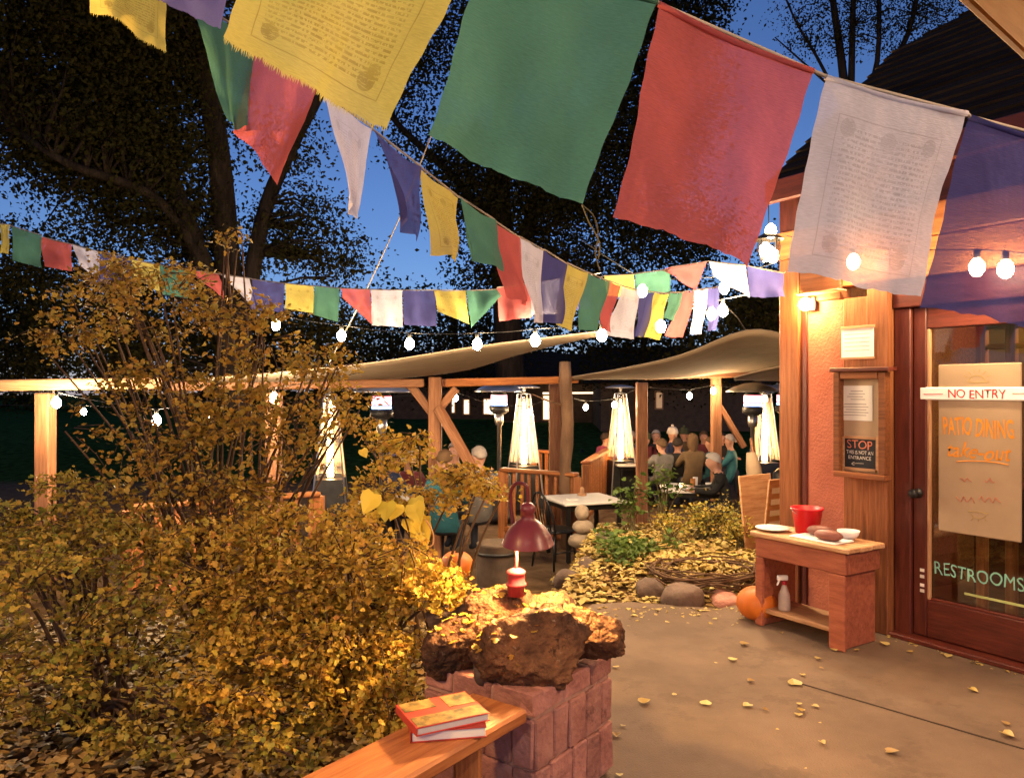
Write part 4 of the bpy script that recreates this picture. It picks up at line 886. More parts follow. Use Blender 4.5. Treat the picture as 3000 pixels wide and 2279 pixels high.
def shrub(name, label, base, lobes, m, leaf=0.03, per=16, shape=LEAF_L, nparts=300, stems=10, twig_r=0.003, cat='shrub', up=0.25):
    base = Vector(base); t = thing(name, label, cat, base); vs, fs = [], []; C = []
    for (c, r, ntw) in lobes:
        c = np.array(c); ends = in_ell(ntw, c, r)
        hubs = [Vector(c) + Vector(RNG.normal(size=3) * np.array(r) * 0.35) for _ in range(max(2, stems // len(lobes)))]
        for hb in hubs:
            b0 = base + V(random.uniform(-.18, .18), random.uniform(-.12, .12), 0); mid = b0.lerp(hb, 0.5) + V(random.uniform(-.06, .06), random.uniform(-.06, .06), 0.12)
            tube_geo(smooth_path([b0, mid, hb], 4), [0.012 - 0.0009 * k for k in range(9)], 5, vs, fs)
        for e in ends:
            e = Vector(e); hb = min(hubs, key=lambda h: (h - e).length)
            k0 = e.lerp(hb, 0.75) + V(0, 0, 0.03)
            tube_geo([k0, e.lerp(k0, 0.4) + V(0, 0, 0.03), e], [twig_r * 1.3, twig_r, twig_r * 0.4], 3, vs, fs)
            dv = (e - k0); L = max(dv.length, 0.05); dv.normalize()
            tt = RNG.uniform(0.25, 1.05, per); pos = np.array(k0)[None] + np.outer(tt * L, np.array(dv)) + RNG.normal(size=(per, 3)) * leaf * 1.25 * np.array([1, 1, 0.7])
            C.append(pos)
    obj('branches', mesh('branches', vs, fs, True), MT['twig'], t)
    C = np.concatenate(C); R = rand_rot(len(C), up); size = leaf * RNG.uniform(0.5, 1.45, len(C))
    # the leaves that show largest from the terrace become single parts
    dist = np.linalg.norm(C - np.array([0, 0, EYE]), axis=1); px = CX + F * C[:, 0] / C[:, 1]; py = CY - F * (C[:, 2] - EYE) / C[:, 1]
    vis = (px > 0) & (px < 3000) & (py > 0) & (py < 2279)
    facing = np.abs((R[:, :, 2] * (C - np.array([0, 0, EYE])) / dist[:, None]).sum(1)) + 0.2
    score = np.where(vis, size / dist * facing, 0); big = np.argsort(-score)[:nparts]; rest = np.setdiff1d(np.arange(len(C)), big)
    single_leaves(C[big], R[big], size[big], shape, m, t)
    leaf_cloud('foliage', C[rest], size[rest], shape, m, t, R=R[rest], kind='stuff')
    return t
def A(px, py, d): p = at(px, py, d); return (p.x, p.y, p.z)
gl = lambda x, y: float(ground_h(x, y))
shrub('tall_shrub', 'tall airy bronze shrub reaching above the beam at left', (-1.75, 4.7, gl(-1.75, 4.7)),
      [(A(480, 900, 4.6), (0.55, 0.35, 0.35), 72), (A(210, 960, 4.8), (0.36, 0.3, 0.24), 32), (A(760, 1000, 4.6), (0.36, 0.3, 0.35), 38), (A(470, 1230, 4.5), (0.48, 0.4, 0.42), 84), (A(750, 1280, 4.4), (0.5, 0.4, 0.42), 84), (A(950, 1080, 4.5), (0.3, 0.3, 0.16), 26),
       (A(480, 1520, 4.3), (0.8, 0.4, 0.3), 110), (A(1010, 1190, 4.4), (0.25, 0.25, 0.16), 14), (A(330, 820, 4.8), (0.3, 0.25, 0.2), 26), (A(680, 720, 4.9), (0.10, 0.15, 0.12), 5)], BRNZ, 0.027, 19, stems=60)
shrub('golden_shrub', 'dense golden yellow shrub leaning over the rock pillar', (-0.75, 3.75, gl(-0.75, 3.75)),
      [(A(1050, 1690, 3.5), (0.42, 0.35, 0.28), 140), (A(1240, 1720, 3.35), (0.2, 0.3, 0.16), 60), (A(800, 1800, 3.4), (0.35, 0.35, 0.3), 110), (A(1000, 1950, 3.25), (0.38, 0.25, 0.26), 120), (A(700, 2000, 3.1), (0.28, 0.22, 0.2), 60), (A(850, 1560, 3.8), (0.5, 0.3, 0.2), 80), (A(1150, 2080, 3.1), (0.18, 0.2, 0.16), 40), (A(620, 1680, 3.5), (0.3, 0.3, 0.25), 40)], GOLD, 0.0225, 30, stems=46)
shrub('olive_shrub', 'lower olive and brown shrub filling the bottom left', (-1.95, 3.6, gl(-1.95, 3.6)),
      [(A(180, 1750, 3.4), (0.45, 0.35, 0.35), 70), (A(420, 1850, 3.5), (0.35, 0.3, 0.3), 36), (A(120, 2050, 3.1), (0.35, 0.25, 0.22), 34), (A(480, 2120, 3.1), (0.3, 0.25, 0.15), 26), (A(140, 1560, 4.0), (0.5, 0.3, 0.22), 60), (A(60, 1640, 3.8), (0.3, 0.3, 0.25), 30), (A(380, 1600, 4.0), (0.4, 0.3, 0.25), 40), (A(220, 1430, 4.4), (0.3, 0.3, 0.10), 16), (A(820, 2180, 3.0), (0.28, 0.2, 0.12), 22)], OLIV, 0.024, 26, stems=46)
shrub('leaning_branch_shrub', 'thin shrub with orange sprays in front of the teal jacketed diner', (-0.45, 4.6, gl(-0.45, 4.6)),
      [(A(1180, 1330, 4.4), (0.28, 0.25, 0.14), 34), (A(1340, 1410, 4.3), (0.24, 0.2, 0.10), 38), (A(1100, 1440, 4.3), (0.2, 0.25, 0.14), 28), (A(1260, 1480, 4.3), (0.2, 0.2, 0.10), 22), (A(1450, 1445, 4.2), (0.10, 0.12, 0.05), 9), (A(1060, 1250, 4.6), (0.16, 0.2, 0.12), 7)], GOLD, 0.026, 18, nparts=150, stems=14)
# sapling with a few very large yellow leaves
SP = thing('yellow_sapling', 'thin sapling with large bright yellow heart shaped leaves', 'sapling', (-0.62, 4.1, gl(-0.62, 4.1)))
b0 = V(-0.62, 4.1, gl(-0.62, 4.1)); tube('stem', smooth_path([b0, at(1180, 1700, 4.0), at(1200, 1580, 3.95), at(1180, 1500, 3.9)], 5), 0.005, MT['twig'], SP, 5)
tube('stem', smooth_path([at(1200, 1590, 3.95), at(1262, 1600, 3.9), at(1268, 1560, 3.9), at(1245, 1520, 3.9)], 5), 0.004, MT['wood_top'], SP, 5)
lc = [(1098, 1475, 66), (1135, 1498, 60), (1165, 1500, 52), (1210, 1505, 62), (1195, 1545, 60), (1222, 1565, 74), (1250, 1530, 44), (1215, 1480, 48), (1090, 1520, 44), (1060, 1330, 30)]
for k, (x, y, s_) in enumerate(lc):
    me = mesh('leaf', LEAF_H[0], LEAF_H[1]); q = at(x, y - s_ * 0.5, 3.85 + 0.03 * k)
    z_ = V(random.uniform(-.4, .4), -1, random.uniform(0.1, 0.6)).normalized(); y_ = V(random.uniform(-.5, .5), 0, -1); y_ = (y_ - z_ * y_.dot(z_)).normalized(); x_ = y_.cross(z_)
    obj('leaf', me, BIGY, SP, frame(q, x_, y_, z_) @ Matrix.Scale(s_ / F * 3.85, 4))

# leaf litter and fallen leaves
def litter(name, label, n, xr, yr, m, size, shape=LEAF_H, mask=None, lift=0.01):
    x = RNG.uniform(*xr, n); y = RNG.uniform(*yr, n)
    if mask is not None: k = mask(x, y); x, y = x[k], y[k]
    C = np.stack([x, y, ground_h(x, y) + RNG.uniform(0.0, 0.025, len(x)) + lift], 1)
    return tag(leaf_cloud(name, C, size * RNG.uniform(0.6, 1.2, len(C)), shape, m, None, up=1.4), label, kind='stuff')
litter('leaf_litter', 'carpet of pale yellow fallen leaves on the flower bed', 9000, (0.45, 3.0), (5.7, 9.0), YELL, 0.05, mask=lambda x, y: (y > 5.72 + 0.22 * np.abs(x - 1.1)) & (RNG.random(len(x)) < 1 - 0.5 * sstep(6.8, 8.5, y)))
litter('leaf_litter', 'brown leaf litter under the shrubs at left', 11000, (-3.6, 0.0), (2.4, 5.2), LITT, 0.04, mask=lambda x, y: (y > 2.75 - (x + 0.1) * -1.0 * 0 ) & (x < (y - 2.85) * 0.6 - 0.0 + 0.0 * y) & (x < -0.15), lift=0.015)
fl_me = mesh('fallen_leaf', LEAF_H[0], LEAF_H[1]); fl_me.materials.append(YELL)
fl2_me = mesh('fallen_leaf', [(v[0], v[1], v[2] * 2.6 + 0.02) for v in LEAF_H[0]], LEAF_H[1]); fl2_me.materials.append(YELL)
spots = [(2182, 1890, 34), (2148, 1935, 34), (2098, 1945, 14), (2200, 1998, 28), (2327, 2003, 56), (2352, 1980, 24), (2398, 1933, 26), (2407, 1960, 18), (2445, 1907, 32), (2590, 1890, 34), (2665, 1912, 24), (2777, 1925, 30), (2852, 2026, 34), (2068, 2063, 46), (2188, 2070, 40), (2243, 2083, 24), (2340, 2065, 22), (2390, 2072, 28), (2350, 2085, 32), (2340, 2098, 34), (2402, 2121, 12), (2410, 2180, 30), (2613, 2205, 48), (2945, 2122, 30), (2952, 2157, 52), (2277, 2140, 14), (2360, 2255, 12), (1890, 2060, 48), (1803, 1957, 26), (1824, 2130, 22), (1806, 2158, 36), (1815, 2275, 30), (1860, 1805, 22), (1925, 1790, 24), (1955, 1825, 18), (2015, 1828, 12), (2290, 1857, 16), (2160, 1828, 10), (1975, 2037, 20), (2510, 1908, 20)]
for k, (x, y, s_) in enumerate(spots):
    p = onz(x, y, 0.0); sz = min(0.11, s_ / F * p.y * 0.72)
    o = obj('fallen_leaf', fl2_me if k % 3 == 0 else fl_me, None, None, Matrix.Translation(p + V(0, 0, 0.008)) @ Matrix.Rotation(random.uniform(0, 6.28), 4, 'Z') @ Matrix.Rotation(random.uniform(-0.2, 0.2), 4, 'X') @ Matrix.Scale(sz, 4) @ Matrix.Translation((0, -0.5, 0.06)))
    lb = {(2327, 2003): 'largest pale leaf, at the far end of the dark joint line', (2952, 2157): 'round bright leaf by the right edge next to the joint', (2613, 2205): 'big curled leaf alone at the bottom right of the terrace', (1890, 2060): 'wide flat leaf nearest the pillar on the terrace', (2852, 2026): 'single leaf on the slab before the glazed door'}.get((x, y), 'small pale yellow fallen leaf lying on the concrete terrace')
    tag(o, lb, 'leaf', 'fallen leaves on the terrace')

rl = []
for _ in range(900):
    x, y = random.uniform(-0.35, 0.42), random.uniform(2.8, 3.5)
    if random.random() > 0.9 - 1.6 * max(0, x + 0.05): continue
    hit, nr, _i, _d = ROCK_BVH.ray_cast(V(x, y, 2.0), V(0, 0, -1))
    if hit is not None and nr.z > 0.45 and len(rl) < 150: rl.append((hit.x, hit.y, hit.z + 0.006))
tag(leaf_cloud('fallen_leaves_on_rocks', np.array(rl), 0.026 * RNG.uniform(0.6, 1.4, len(rl)), LEAF_L, GOLD, None, up=1.2), 'small golden leaves scattered over the rocks of the pillar', kind='stuff')
ex = np.concatenate([RNG.uniform(0.5, 1.75, 110), 2.3 + RNG.uniform(-0.2, 0.65, 30)]); ey = np.concatenate([5.62 - np.abs(RNG.normal(0, 0.16, 110)), np.zeros(30)])
ey[110:] = [4.95 - (x - 2.51) * 0.84 / 0.54 - abs(random.gauss(0, 0.05)) - 0.03 for x in ex[110:]]; ex[110:] -= 0.06
tag(leaf_cloud('leaf_litter', np.stack([ex, ey, np.full(len(ex), 0.006)], 1), 0.03 * RNG.uniform(0.3, 1.1, len(ex)), LEAF_H, YELL, None, up=1.6), 'scraps of leaves drifted along the edges of the terrace', kind='stuff')

# flower bed plants, boulders, cairn, wreath of vines
def herb(label, px, py, d, w, h, n, m=GREN, leaf=0.05, shape=LEAF_L, name='herb_plant'):
    b0 = at(px, py, d); b0.z = gl(b0.x, b0.y); t = thing(name, label, 'plant', b0, group='green plants in the flower bed'); vs, fs = [], []; C = []
    for k in range(max(4, n // 14)):
        e = b0 + V(random.gauss(0, w * 0.5), random.gauss(0, w * 0.4), h * random.uniform(0.5, 1.05)); md = b0.lerp(e, 0.5) + V(0, 0, 0.1 * h)
        tube_geo([b0 + V(random.gauss(0, w * .2), random.gauss(0, w * .2), 0), md, e], [0.006, 0.005, 0.002], 4, vs, fs)
        tt = RNG.uniform(0.2, 1, 14); C.append(np.array(md)[None] * (1 - tt[:, None]) + np.array(e)[None] * tt[:, None] + RNG.normal(size=(14, 3)) * leaf * 0.9)
    obj('stems', mesh('stems', vs, fs), MT['stem'], t); C = np.concatenate(C)
    leaf_cloud('leaves', C, leaf * RNG.uniform(0.6, 1.2, len(C)), shape, m, t, up=0.5, kind='stuff'); return t
herb('low green ivy clump in the middle of the yellow leaves', 1850, 1600, 6.9, 0.42, 0.12, 420, GREN, 0.055)
herb('green ivy patch left of the vine wreath', 1830, 1640, 6.6, 0.2, 0.1, 160, GREN, 0.05)
herb('upright green herb near the bare table', 1850, 1500, 7.9, 0.16, 0.55, 160, GREN, 0.06)
herb('tall leafy stem in front of the far diners', 1945, 1480, 8.2, 0.14, 0.75, 130, GREN, 0.06)
herb('big feathery pale green bush in front of the white haired man', 2070, 1560, 7.6, 0.40, 0.38, 620, OLIV, 0.045, LEAF_D)
herb('pale green herb mound beside the bench', 2170, 1560, 7.0, 0.3, 0.3, 380, OLIV, 0.045, LEAF_D)
herb('yellow green herb tuft at the back of the bed', 1960, 1560, 7.4, 0.25, 0.3, 260, OLIV, 0.045, LEAF_D)
def boulder(label, px, py, d, r, sq, seed, m='stone_d'):
    p = at(px, py, d); o = obj('boulder', blob_me(r, seed, 0.2, 3, sq, 1.3, 0.12), MT[m], None, Matrix.Translation(p) @ Matrix.Rotation(seed, 4, 'Z')); return tag(o, label, 'boulder', 'boulders edging the flower bed')
boulder('large rounded boulder at the front of the bed', 2000, 1752, 5.85, 0.19, (1, 0.8, 0.6), 4)
boulder('dark boulder left of the large rounded one', 1905, 1735, 6.0, 0.13, (0.9, 0.9, 0.85), 9)
boulder('pinkish low boulder beside the pumpkin', 2125, 1762, 5.9, 0.15, (1.2, 0.8, 0.5), 14, 'brick')
boulder('flat boulder sunk among leaves at the bed corner', 1800, 1750, 6.1, 0.10, (1.1, 0.8, 0.6), 21)
boulder('long rock at the left end of the bed', 1725, 1672, 6.9, 0.16, (1.2, 0.8, 0.75), 27)
boulder('round rock below the long rock at the path', 1660, 1700, 6.6, 0.12, (0.9, 0.9, 0.8), 33)
boulder('small rock against the path edge', 1745, 1710, 6.5, 0.085, (1.1, 0.9, 0.9), 39)
boulder('pale rock at the foot of the cairn', 1775, 1580, 7.6, 0.10, (1, 0.9, 0.8), 44)
cp = at(1705, 1600, 8.3); cp.z = gl(cp.x, cp.y); CA = thing('stone_cairn', 'cairn of three stacked round stones by the bare table', 'cairn', cp)
ctop = at(1705, 1605, 8.3); zz = ctop.z
for k, (r_, h_) in enumerate(((0.15, 0.085), (0.115, 0.08), (0.08, 0.085))):
    zz += h_ * 0.92; obj('stone', blob_me(1.0, 50 + k, 0.08, 3, (r_, r_ * 0.9, h_)), pm('pale_cairn_stone', (0.30, 0.23, 0.16), (0.2, 0.15, 0.1), 0.9, 6, bump=0.4) if k == 0 else bpy.data.materials['pale_cairn_stone'], CA, Matrix.Translation((ctop.x + 0.015 * (k % 2), ctop.y, zz))); zz += h_ * 0.92
# coil of vine sticks lying on the bed
wv_, wf_ = [], []; wc = at(2070, 1690, 6.25)
for k in range(26):
    rx, ry = random.uniform(0.36, 0.5), random.uniform(0.22, 0.36); ph = random.uniform(0, 6.28); ar = random.uniform(2.0, 4.5); off = V(random.gauss(0, .03), random.gauss(0, .03), random.uniform(-0.03, 0.08))
    pts = [wc + off + V(rx * math.cos(ph + ar * i / 14), ry * math.sin(ph + ar * i / 14), 0.025 * math.sin(i + k)) for i in range(15)]
    tube_geo(pts, 0.0075, 5, wv_, wf_)
tag(obj('vine_coil', mesh('vine_coil', wv_, wf_, True), MT['twig']), 'loose coil of dry vine sticks lying on the leaf covered bed', 'vine coil')

# ------------------------------------------------------------ trees
def tree(name, label, limbs, lobes, leaf, m, twig_n=3, seed=0, shape=LEAF_D, twr=0.03, cat='tree'):
    base = limbs[0][0][0]; b0 = at(*base); b0.z = gl(b0.x, b0.y); t = thing(name, label, cat, b0, group='dark trees around the garden'); vs, fs = [], []; nodes = []
    for pts, r0, r1 in limbs:
        P = smooth_path([at(*p) for p in pts], 5); n_ = len(P)
        tube_geo(P, [r0 + (r1 - r0) * k / (n_ - 1) for k in range(n_)], 8, vs, fs); nodes += P[2:]
    C = []
    for (c, r, n_) in lobes:
        n_ = int(n_ * 4.2); ncl = max(3, n_ // 26); cen = in_ell(ncl, A(*c), r, 0.2)
        for q in cen:
            qv = Vector(q); nb = min(nodes, key=lambda a: (a - qv).length + 0.6 * max(0, a.z - qv.z)); md = nb.lerp(qv, 0.55) + V(random.gauss(0, .12), random.gauss(0, .12), 0.12)
            if (qv - nb).length < 1.3 * (leaf / 0.06) and random.random() < 0.45: tube_geo([nb, md, qv], [twr, twr * 0.6, twr * 0.2], 4, vs, fs)
            cl = 0.25 * (leaf / 0.08); C.append(q + RNG.normal(size=(26, 3)) * np.array([cl, cl, cl * 0.75]))
    obj('trunk', mesh('trunk', vs, fs, True), MT['bark'], t); C = np.concatenate(C)
    leaf_cloud('crown', C, leaf * RNG.uniform(0.6, 1.3, len(C)), shape, m, t); return t
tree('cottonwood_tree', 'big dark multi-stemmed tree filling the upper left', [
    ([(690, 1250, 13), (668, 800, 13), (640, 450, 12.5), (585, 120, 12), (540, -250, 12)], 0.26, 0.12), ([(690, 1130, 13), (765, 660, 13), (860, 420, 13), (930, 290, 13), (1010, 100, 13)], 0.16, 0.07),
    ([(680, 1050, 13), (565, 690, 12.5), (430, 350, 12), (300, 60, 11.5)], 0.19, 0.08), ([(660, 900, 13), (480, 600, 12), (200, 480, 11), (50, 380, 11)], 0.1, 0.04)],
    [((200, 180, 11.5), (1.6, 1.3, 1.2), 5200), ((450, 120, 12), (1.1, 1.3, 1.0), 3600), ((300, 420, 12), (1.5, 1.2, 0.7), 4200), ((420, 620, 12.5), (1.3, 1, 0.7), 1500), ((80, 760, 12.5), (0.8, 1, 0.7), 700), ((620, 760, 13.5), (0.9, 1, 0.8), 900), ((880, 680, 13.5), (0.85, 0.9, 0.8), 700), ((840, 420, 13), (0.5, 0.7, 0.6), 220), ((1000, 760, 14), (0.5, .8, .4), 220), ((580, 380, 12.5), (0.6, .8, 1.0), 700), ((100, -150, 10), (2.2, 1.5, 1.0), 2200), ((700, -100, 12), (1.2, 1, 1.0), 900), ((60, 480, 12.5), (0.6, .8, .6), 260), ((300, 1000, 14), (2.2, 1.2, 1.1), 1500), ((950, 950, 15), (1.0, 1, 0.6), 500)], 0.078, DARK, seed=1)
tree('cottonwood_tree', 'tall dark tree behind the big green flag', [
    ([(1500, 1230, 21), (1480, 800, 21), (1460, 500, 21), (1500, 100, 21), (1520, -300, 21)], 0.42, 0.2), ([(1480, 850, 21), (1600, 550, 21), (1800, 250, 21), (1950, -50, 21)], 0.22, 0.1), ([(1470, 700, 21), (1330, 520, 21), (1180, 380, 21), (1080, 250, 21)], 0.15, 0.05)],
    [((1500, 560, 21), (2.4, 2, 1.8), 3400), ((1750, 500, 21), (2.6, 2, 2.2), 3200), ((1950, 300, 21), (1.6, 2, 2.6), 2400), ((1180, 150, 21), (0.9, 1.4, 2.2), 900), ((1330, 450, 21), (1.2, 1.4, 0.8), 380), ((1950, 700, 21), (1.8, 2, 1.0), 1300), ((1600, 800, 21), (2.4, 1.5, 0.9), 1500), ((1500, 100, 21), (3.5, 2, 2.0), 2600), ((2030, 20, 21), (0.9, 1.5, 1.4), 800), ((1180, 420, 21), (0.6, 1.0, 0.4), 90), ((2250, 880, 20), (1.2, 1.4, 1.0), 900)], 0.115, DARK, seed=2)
tree('bare_twigged_tree', 'thin twiggy tree with few leaves above the dark roof', [
    ([(2490, 1150, 17), (2490, 500, 17), (2470, 220, 17), (2440, 0, 17), (2420, -200, 17)], 0.14, 0.05), ([(2490, 420, 17), (2495, 200, 17), (2500, 0, 17), (2510, -200, 17)], 0.09, 0.05), ([(2490, 420, 17), (2570, 180, 17), (2570, -150, 17)], 0.08, 0.04), ([(2490, 420, 17), (2660, 100, 17), (2700, -150, 17)], 0.08, 0.04),
    ([(2485, 350, 17), (2400, 180, 17), (2330, 60, 17), (2280, -60, 17)], 0.045, 0.015), ([(2485, 300, 17), (2360, 190, 17), (2270, 110, 17)], 0.035, 0.012)],
    [((2350, 90, 17), (0.65, 0.7, 0.75), 240), ((2480, 80, 17), (0.7, 0.7, 1.0), 360), ((2620, 40, 17), (0.9, 0.8, 1.0), 520), ((2780, -20, 17), (0.8, 0.8, 0.8), 460), ((2450, -100, 17), (1.5, 1, 0.7), 500)], 0.06, DARK, seed=3, twr=0.018)
tree('garden_tree', 'dark leafy tree behind the patio at right of centre', [([(2220, 1180, 16), (2225, 1000, 16), (2235, 880, 16)], 0.12, 0.04)], [((2240, 930, 16), (0.8, 0.8, 0.7), 700), ((2120, 1040, 17), (1.2, .8, 0.5), 500)], 0.1, DARK)
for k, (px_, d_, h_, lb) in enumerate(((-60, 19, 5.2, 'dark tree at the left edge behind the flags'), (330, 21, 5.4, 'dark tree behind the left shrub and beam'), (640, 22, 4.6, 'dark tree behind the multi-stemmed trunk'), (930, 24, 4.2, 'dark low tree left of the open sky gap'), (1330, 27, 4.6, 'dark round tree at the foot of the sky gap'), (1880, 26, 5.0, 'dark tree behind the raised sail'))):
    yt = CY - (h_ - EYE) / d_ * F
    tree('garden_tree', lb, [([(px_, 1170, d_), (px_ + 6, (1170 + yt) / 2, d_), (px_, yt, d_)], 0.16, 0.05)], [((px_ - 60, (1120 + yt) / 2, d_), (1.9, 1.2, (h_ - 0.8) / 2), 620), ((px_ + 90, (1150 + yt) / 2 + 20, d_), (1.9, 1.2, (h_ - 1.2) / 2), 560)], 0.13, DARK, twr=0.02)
# distant wood closing the horizon, one mass
fc = []
for x in np.linspace(-70, 70, 70):
    h = 6.2 + 1.5 * math.sin(x * 0.21 + 1.0) + RNG.uniform(-0.8, 1.4); fc.append(in_ell(900, (x, 46 + RNG.uniform(-3, 5), 0.5 + h * 0.5), (2.0, 2.0, h * 0.62 + 1.2), 0.1))
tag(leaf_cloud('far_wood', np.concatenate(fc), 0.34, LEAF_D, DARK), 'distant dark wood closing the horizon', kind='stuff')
# ------------------------------------------------------------ books, pumpkins, planter
def book(label, px, py, d, z, w, h, th, rz, m_cover, m_art=None):
    p = at(px, py, d); p.z = z; t = thing('book', label, 'book', p, rz, group='books on the plank rail'); M = WM[t]
    obj('pages', box_me(w - 0.008, h - 0.008, th - 0.006, 0.001), MT['paper'], t, M @ Matrix.Translation((0, 0, th / 2)))
    c = obj('cover', box_me(w, h, 0.003, 0.0008), m_cover, t, M @ Matrix.Translation((0, 0, th - 0.0014)))
    obj('back_cover', box_me(w, h, 0.003, 0.0008), m_cover, t, M @ Matrix.Translation((0, 0, 0.0016)))
    obj('spine', box_me(0.003, h, th, 0.0008), m_cover, t, M @ Matrix.Translation((-w / 2 - 0.0005, 0, th / 2)))
    if m_art:
        for (x0, x1, y0, y1) in ((-0.48, 0.48, -0.48, -0.12), (-0.48, -0.05, 0.12, 0.48), (0.1, 0.48, 0.0, 0.46)):
            obj('cover_picture', box_me((x1 - x0) * w, (y1 - y0) * h, 0.001, 0), m_art, c, M @ Matrix.Translation(((x0 + x1) / 2 * w, (y0 + y1) / 2 * h, th + 0.0009)))
    return t
MT['bookred'] = pm('red_book_cover', (0.50, 0.06, 0.04), (0.40, 0.045, 0.03), 0.35)
MT['bookart'] = pm('food_photo_print', (0.42, 0.25, 0.07), (0.07, 0.06, 0.02), 0.35, 28, detail=8)
rz0 = math.atan2(PR.y, PR.x)
zr = 0.49
book('lower cookbook on the rail, white page edges showing', 1308, 2112, 2.52, zr + 0.001, 0.24, 0.19, 0.034, rz0 - 0.75, MT['bookred'])
book('upper red cookbook with food pictures on its cover', 1296, 2082, 2.52, zr + 0.036, 0.25, 0.2, 0.026, rz0 - 0.45, MT['bookred'], MT['bookart'])
def pumpkin(label, px, py, d, r, z=None):
    p = at(px, py, d); p.z = p.z if z is None else z; t = thing('pumpkin', label, 'pumpkin', p - V(0, 0, r * 0.85), group='orange pumpkins'); vs, fs = [], []; n_, k_2 = 40, 16
    for j in range(k_2 + 1):
        ph = math.pi * j / k_2
        for i in range(n_):
            a = 2 * math.pi * i / n_; rr = r * (1 + 0.035 * abs(math.cos(a * 4.5)) * math.sin(ph)) * math.sin(ph) ** 0.9
            vs.append((rr * math.cos(a), rr * math.sin(a), -r * 0.86 * math.cos(ph) * (1 - 0.12 * math.exp(-(math.sin(ph) / 0.25) ** 2))))
    for j in range(k_2):
        for i in range(n_): fs.append((j * n_ + i, j * n_ + (i + 1) % n_, (j + 1) * n_ + (i + 1) % n_, (j + 1) * n_ + i))
    obj('skin', mesh('pumpkin', vs, fs, True), MT['pumpkin'], t, Matrix.Translation(p))
    tube('stem', smooth_path([p + V(0, 0, r * 0.7), p + V(0.01, 0, r * 0.95), p + V(0.035, 0, r * 1.1)], 4), 0.014, MT['stem'], t, 7); return t
pumpkin('round orange pumpkin on the terrace behind the small bench', 2218, 1762, 5.32, 0.135, 0.118)
pp = at(1338, 1660, 5.6); pumpkin('orange pumpkin peeking out behind the golden shrub', 1338, 1655, 5.6, 0.12)
bp_ = V(*gp(1455, 7.4), 0); bp_.z = gl(bp_.x, bp_.y)
PT = thing('barrel_planter', 'dark round barrel planter on the path behind the lamp', 'planter', bp_)
obj('barrel', lathe_me([(0.0, 0), (0.17, 0), (0.19, 0.03), (0.2, 0.25), (0.19, 0.5), (0.2, 0.52), (0.185, 0.53), (0.17, 0.48), (0.0, 0.46)], 20), pm('weathered_barrel', (0.13, 0.09, 0.06), (0.07, 0.05, 0.035), 0.8), PT, Matrix.Translation(bp_))
for z_ in (0.1, 0.42): obj('hoop', lathe_me([(0.2, z_), (0.206, z_), (0.206, z_ + 0.03), (0.2, z_ + 0.03)], 20), MT['dkmetal'], PT, Matrix.Translation(bp_))

# ------------------------------------------------------------ small bench by the door
BF = WD; BO = V(1.655, 5.23, 0); BL_, BDp, BH = 0.68, 0.36, 0.63
BN = -WN
BEN = thing('small_bench', 'weathered red wooden bench with shelf standing against the wall', 'bench', BO + BF * BL_ / 2 + BN * BDp / 2)
def bbox(name, a0, a1, b0_, b1, z0, z1, m, parent=None, bev=0.006, jit=0.003):
    return obj(name, box_me(a1 - a0, b1 - b0_, z1 - z0, bev, jit), m, parent or BEN, frame(BO + BF * (a0 + a1) / 2 + BN * (b0_ + b1) / 2 + V(0, 0, (z0 + z1) / 2), BF, BN, V(0, 0, 1)))
for i in range(3): bbox('top_plank', -0.03, BL_ + 0.03, -0.02 + i * 0.13, 0.107 + i * 0.13, BH - 0.03, BH, MT['wood_top'])
bbox('apron', 0.0, BL_, 0.0, 0.03, BH - 0.165, BH - 0.032, MT['wood_bench'])
bbox('end_apron', BL_ - 0.03, BL_, 0.032, BDp, BH - 0.165, BH - 0.032, MT['wood_bench'])
bbox('leg_board', 0.02, 0.055, 0.032, BDp, 0.0, BH - 0.032, MT['wood_bench'])
bbox('leg_board', BL_ - 0.066, BL_ - 0.031, 0.01, BDp, 0.0, BH - 0.166, MT['wood_bench'])
bbox('leg_batten', BL_ - 0.11, BL_ - 0.0, -0.012, 0.008, 0.0, BH - 0.166, MT['wood_bench'])
bbox('leg_batten', 0.0, 0.06, 0.0, 0.03, 0.0, BH - 0.166, MT['wood_bench'])
bbox('shelf', 0.057, BL_ - 0.068, 0.02, BDp - 0.02, 0.09, 0.12, MT['wood_top'])
def bpt(a, b_, z): return BO + BF * a + BN * b_ + V(0, 0, z)
BK = thing('red_bucket', 'bright red plastic bucket on the small bench', 'bucket', bpt(0.22, 0.26, BH))
obj('pail', lathe_me([(0.0, 0.0), (0.075, 0.0), (0.098, 0.155), (0.106, 0.158), (0.106, 0.17), (0.096, 0.168), (0.072, 0.01), (0.0, 0.01)], 24), pm('red_plastic', (0.55, 0.012, 0.02), (0.5, 0.01, 0.017), 0.35), BK, Matrix.Translation(bpt(0.22, 0.26, BH + 0.001)))
hb = bpt(0.22, 0.26, BH + 0.16); tube('handle', [hb + V(0.105 * math.cos(a), 0.02 - 0.0, 0.004 - 0.05 * math.sin(a)) - V(0, 0.105 * 0.9 * math.sin(a), 0) for a in [math.pi * k / 10 for k in range(11)]], 0.003, MT['steel'], BK, 5)
small('paper_plate', plate_me, MT['white'], 'white plate leaning at the left end of the small bench', 'plate', bpt(0.05, 0.12, BH + 0.002))
MT['gourd'] = pm('purple_brown_gourd', (0.24, 0.09, 0.07), (0.15, 0.055, 0.045), 0.5)
TRY = thing('serving_tray', 'flat pale tray holding two gourds on the bench', 'tray', bpt(0.42, 0.13, BH))
obj('tray', box_me(0.34, 0.2, 0.012, 0.005), MT['white'], TRY, frame(bpt(0.42, 0.13, BH + 0.0075), BF, BN, V(0, 0, 1)))
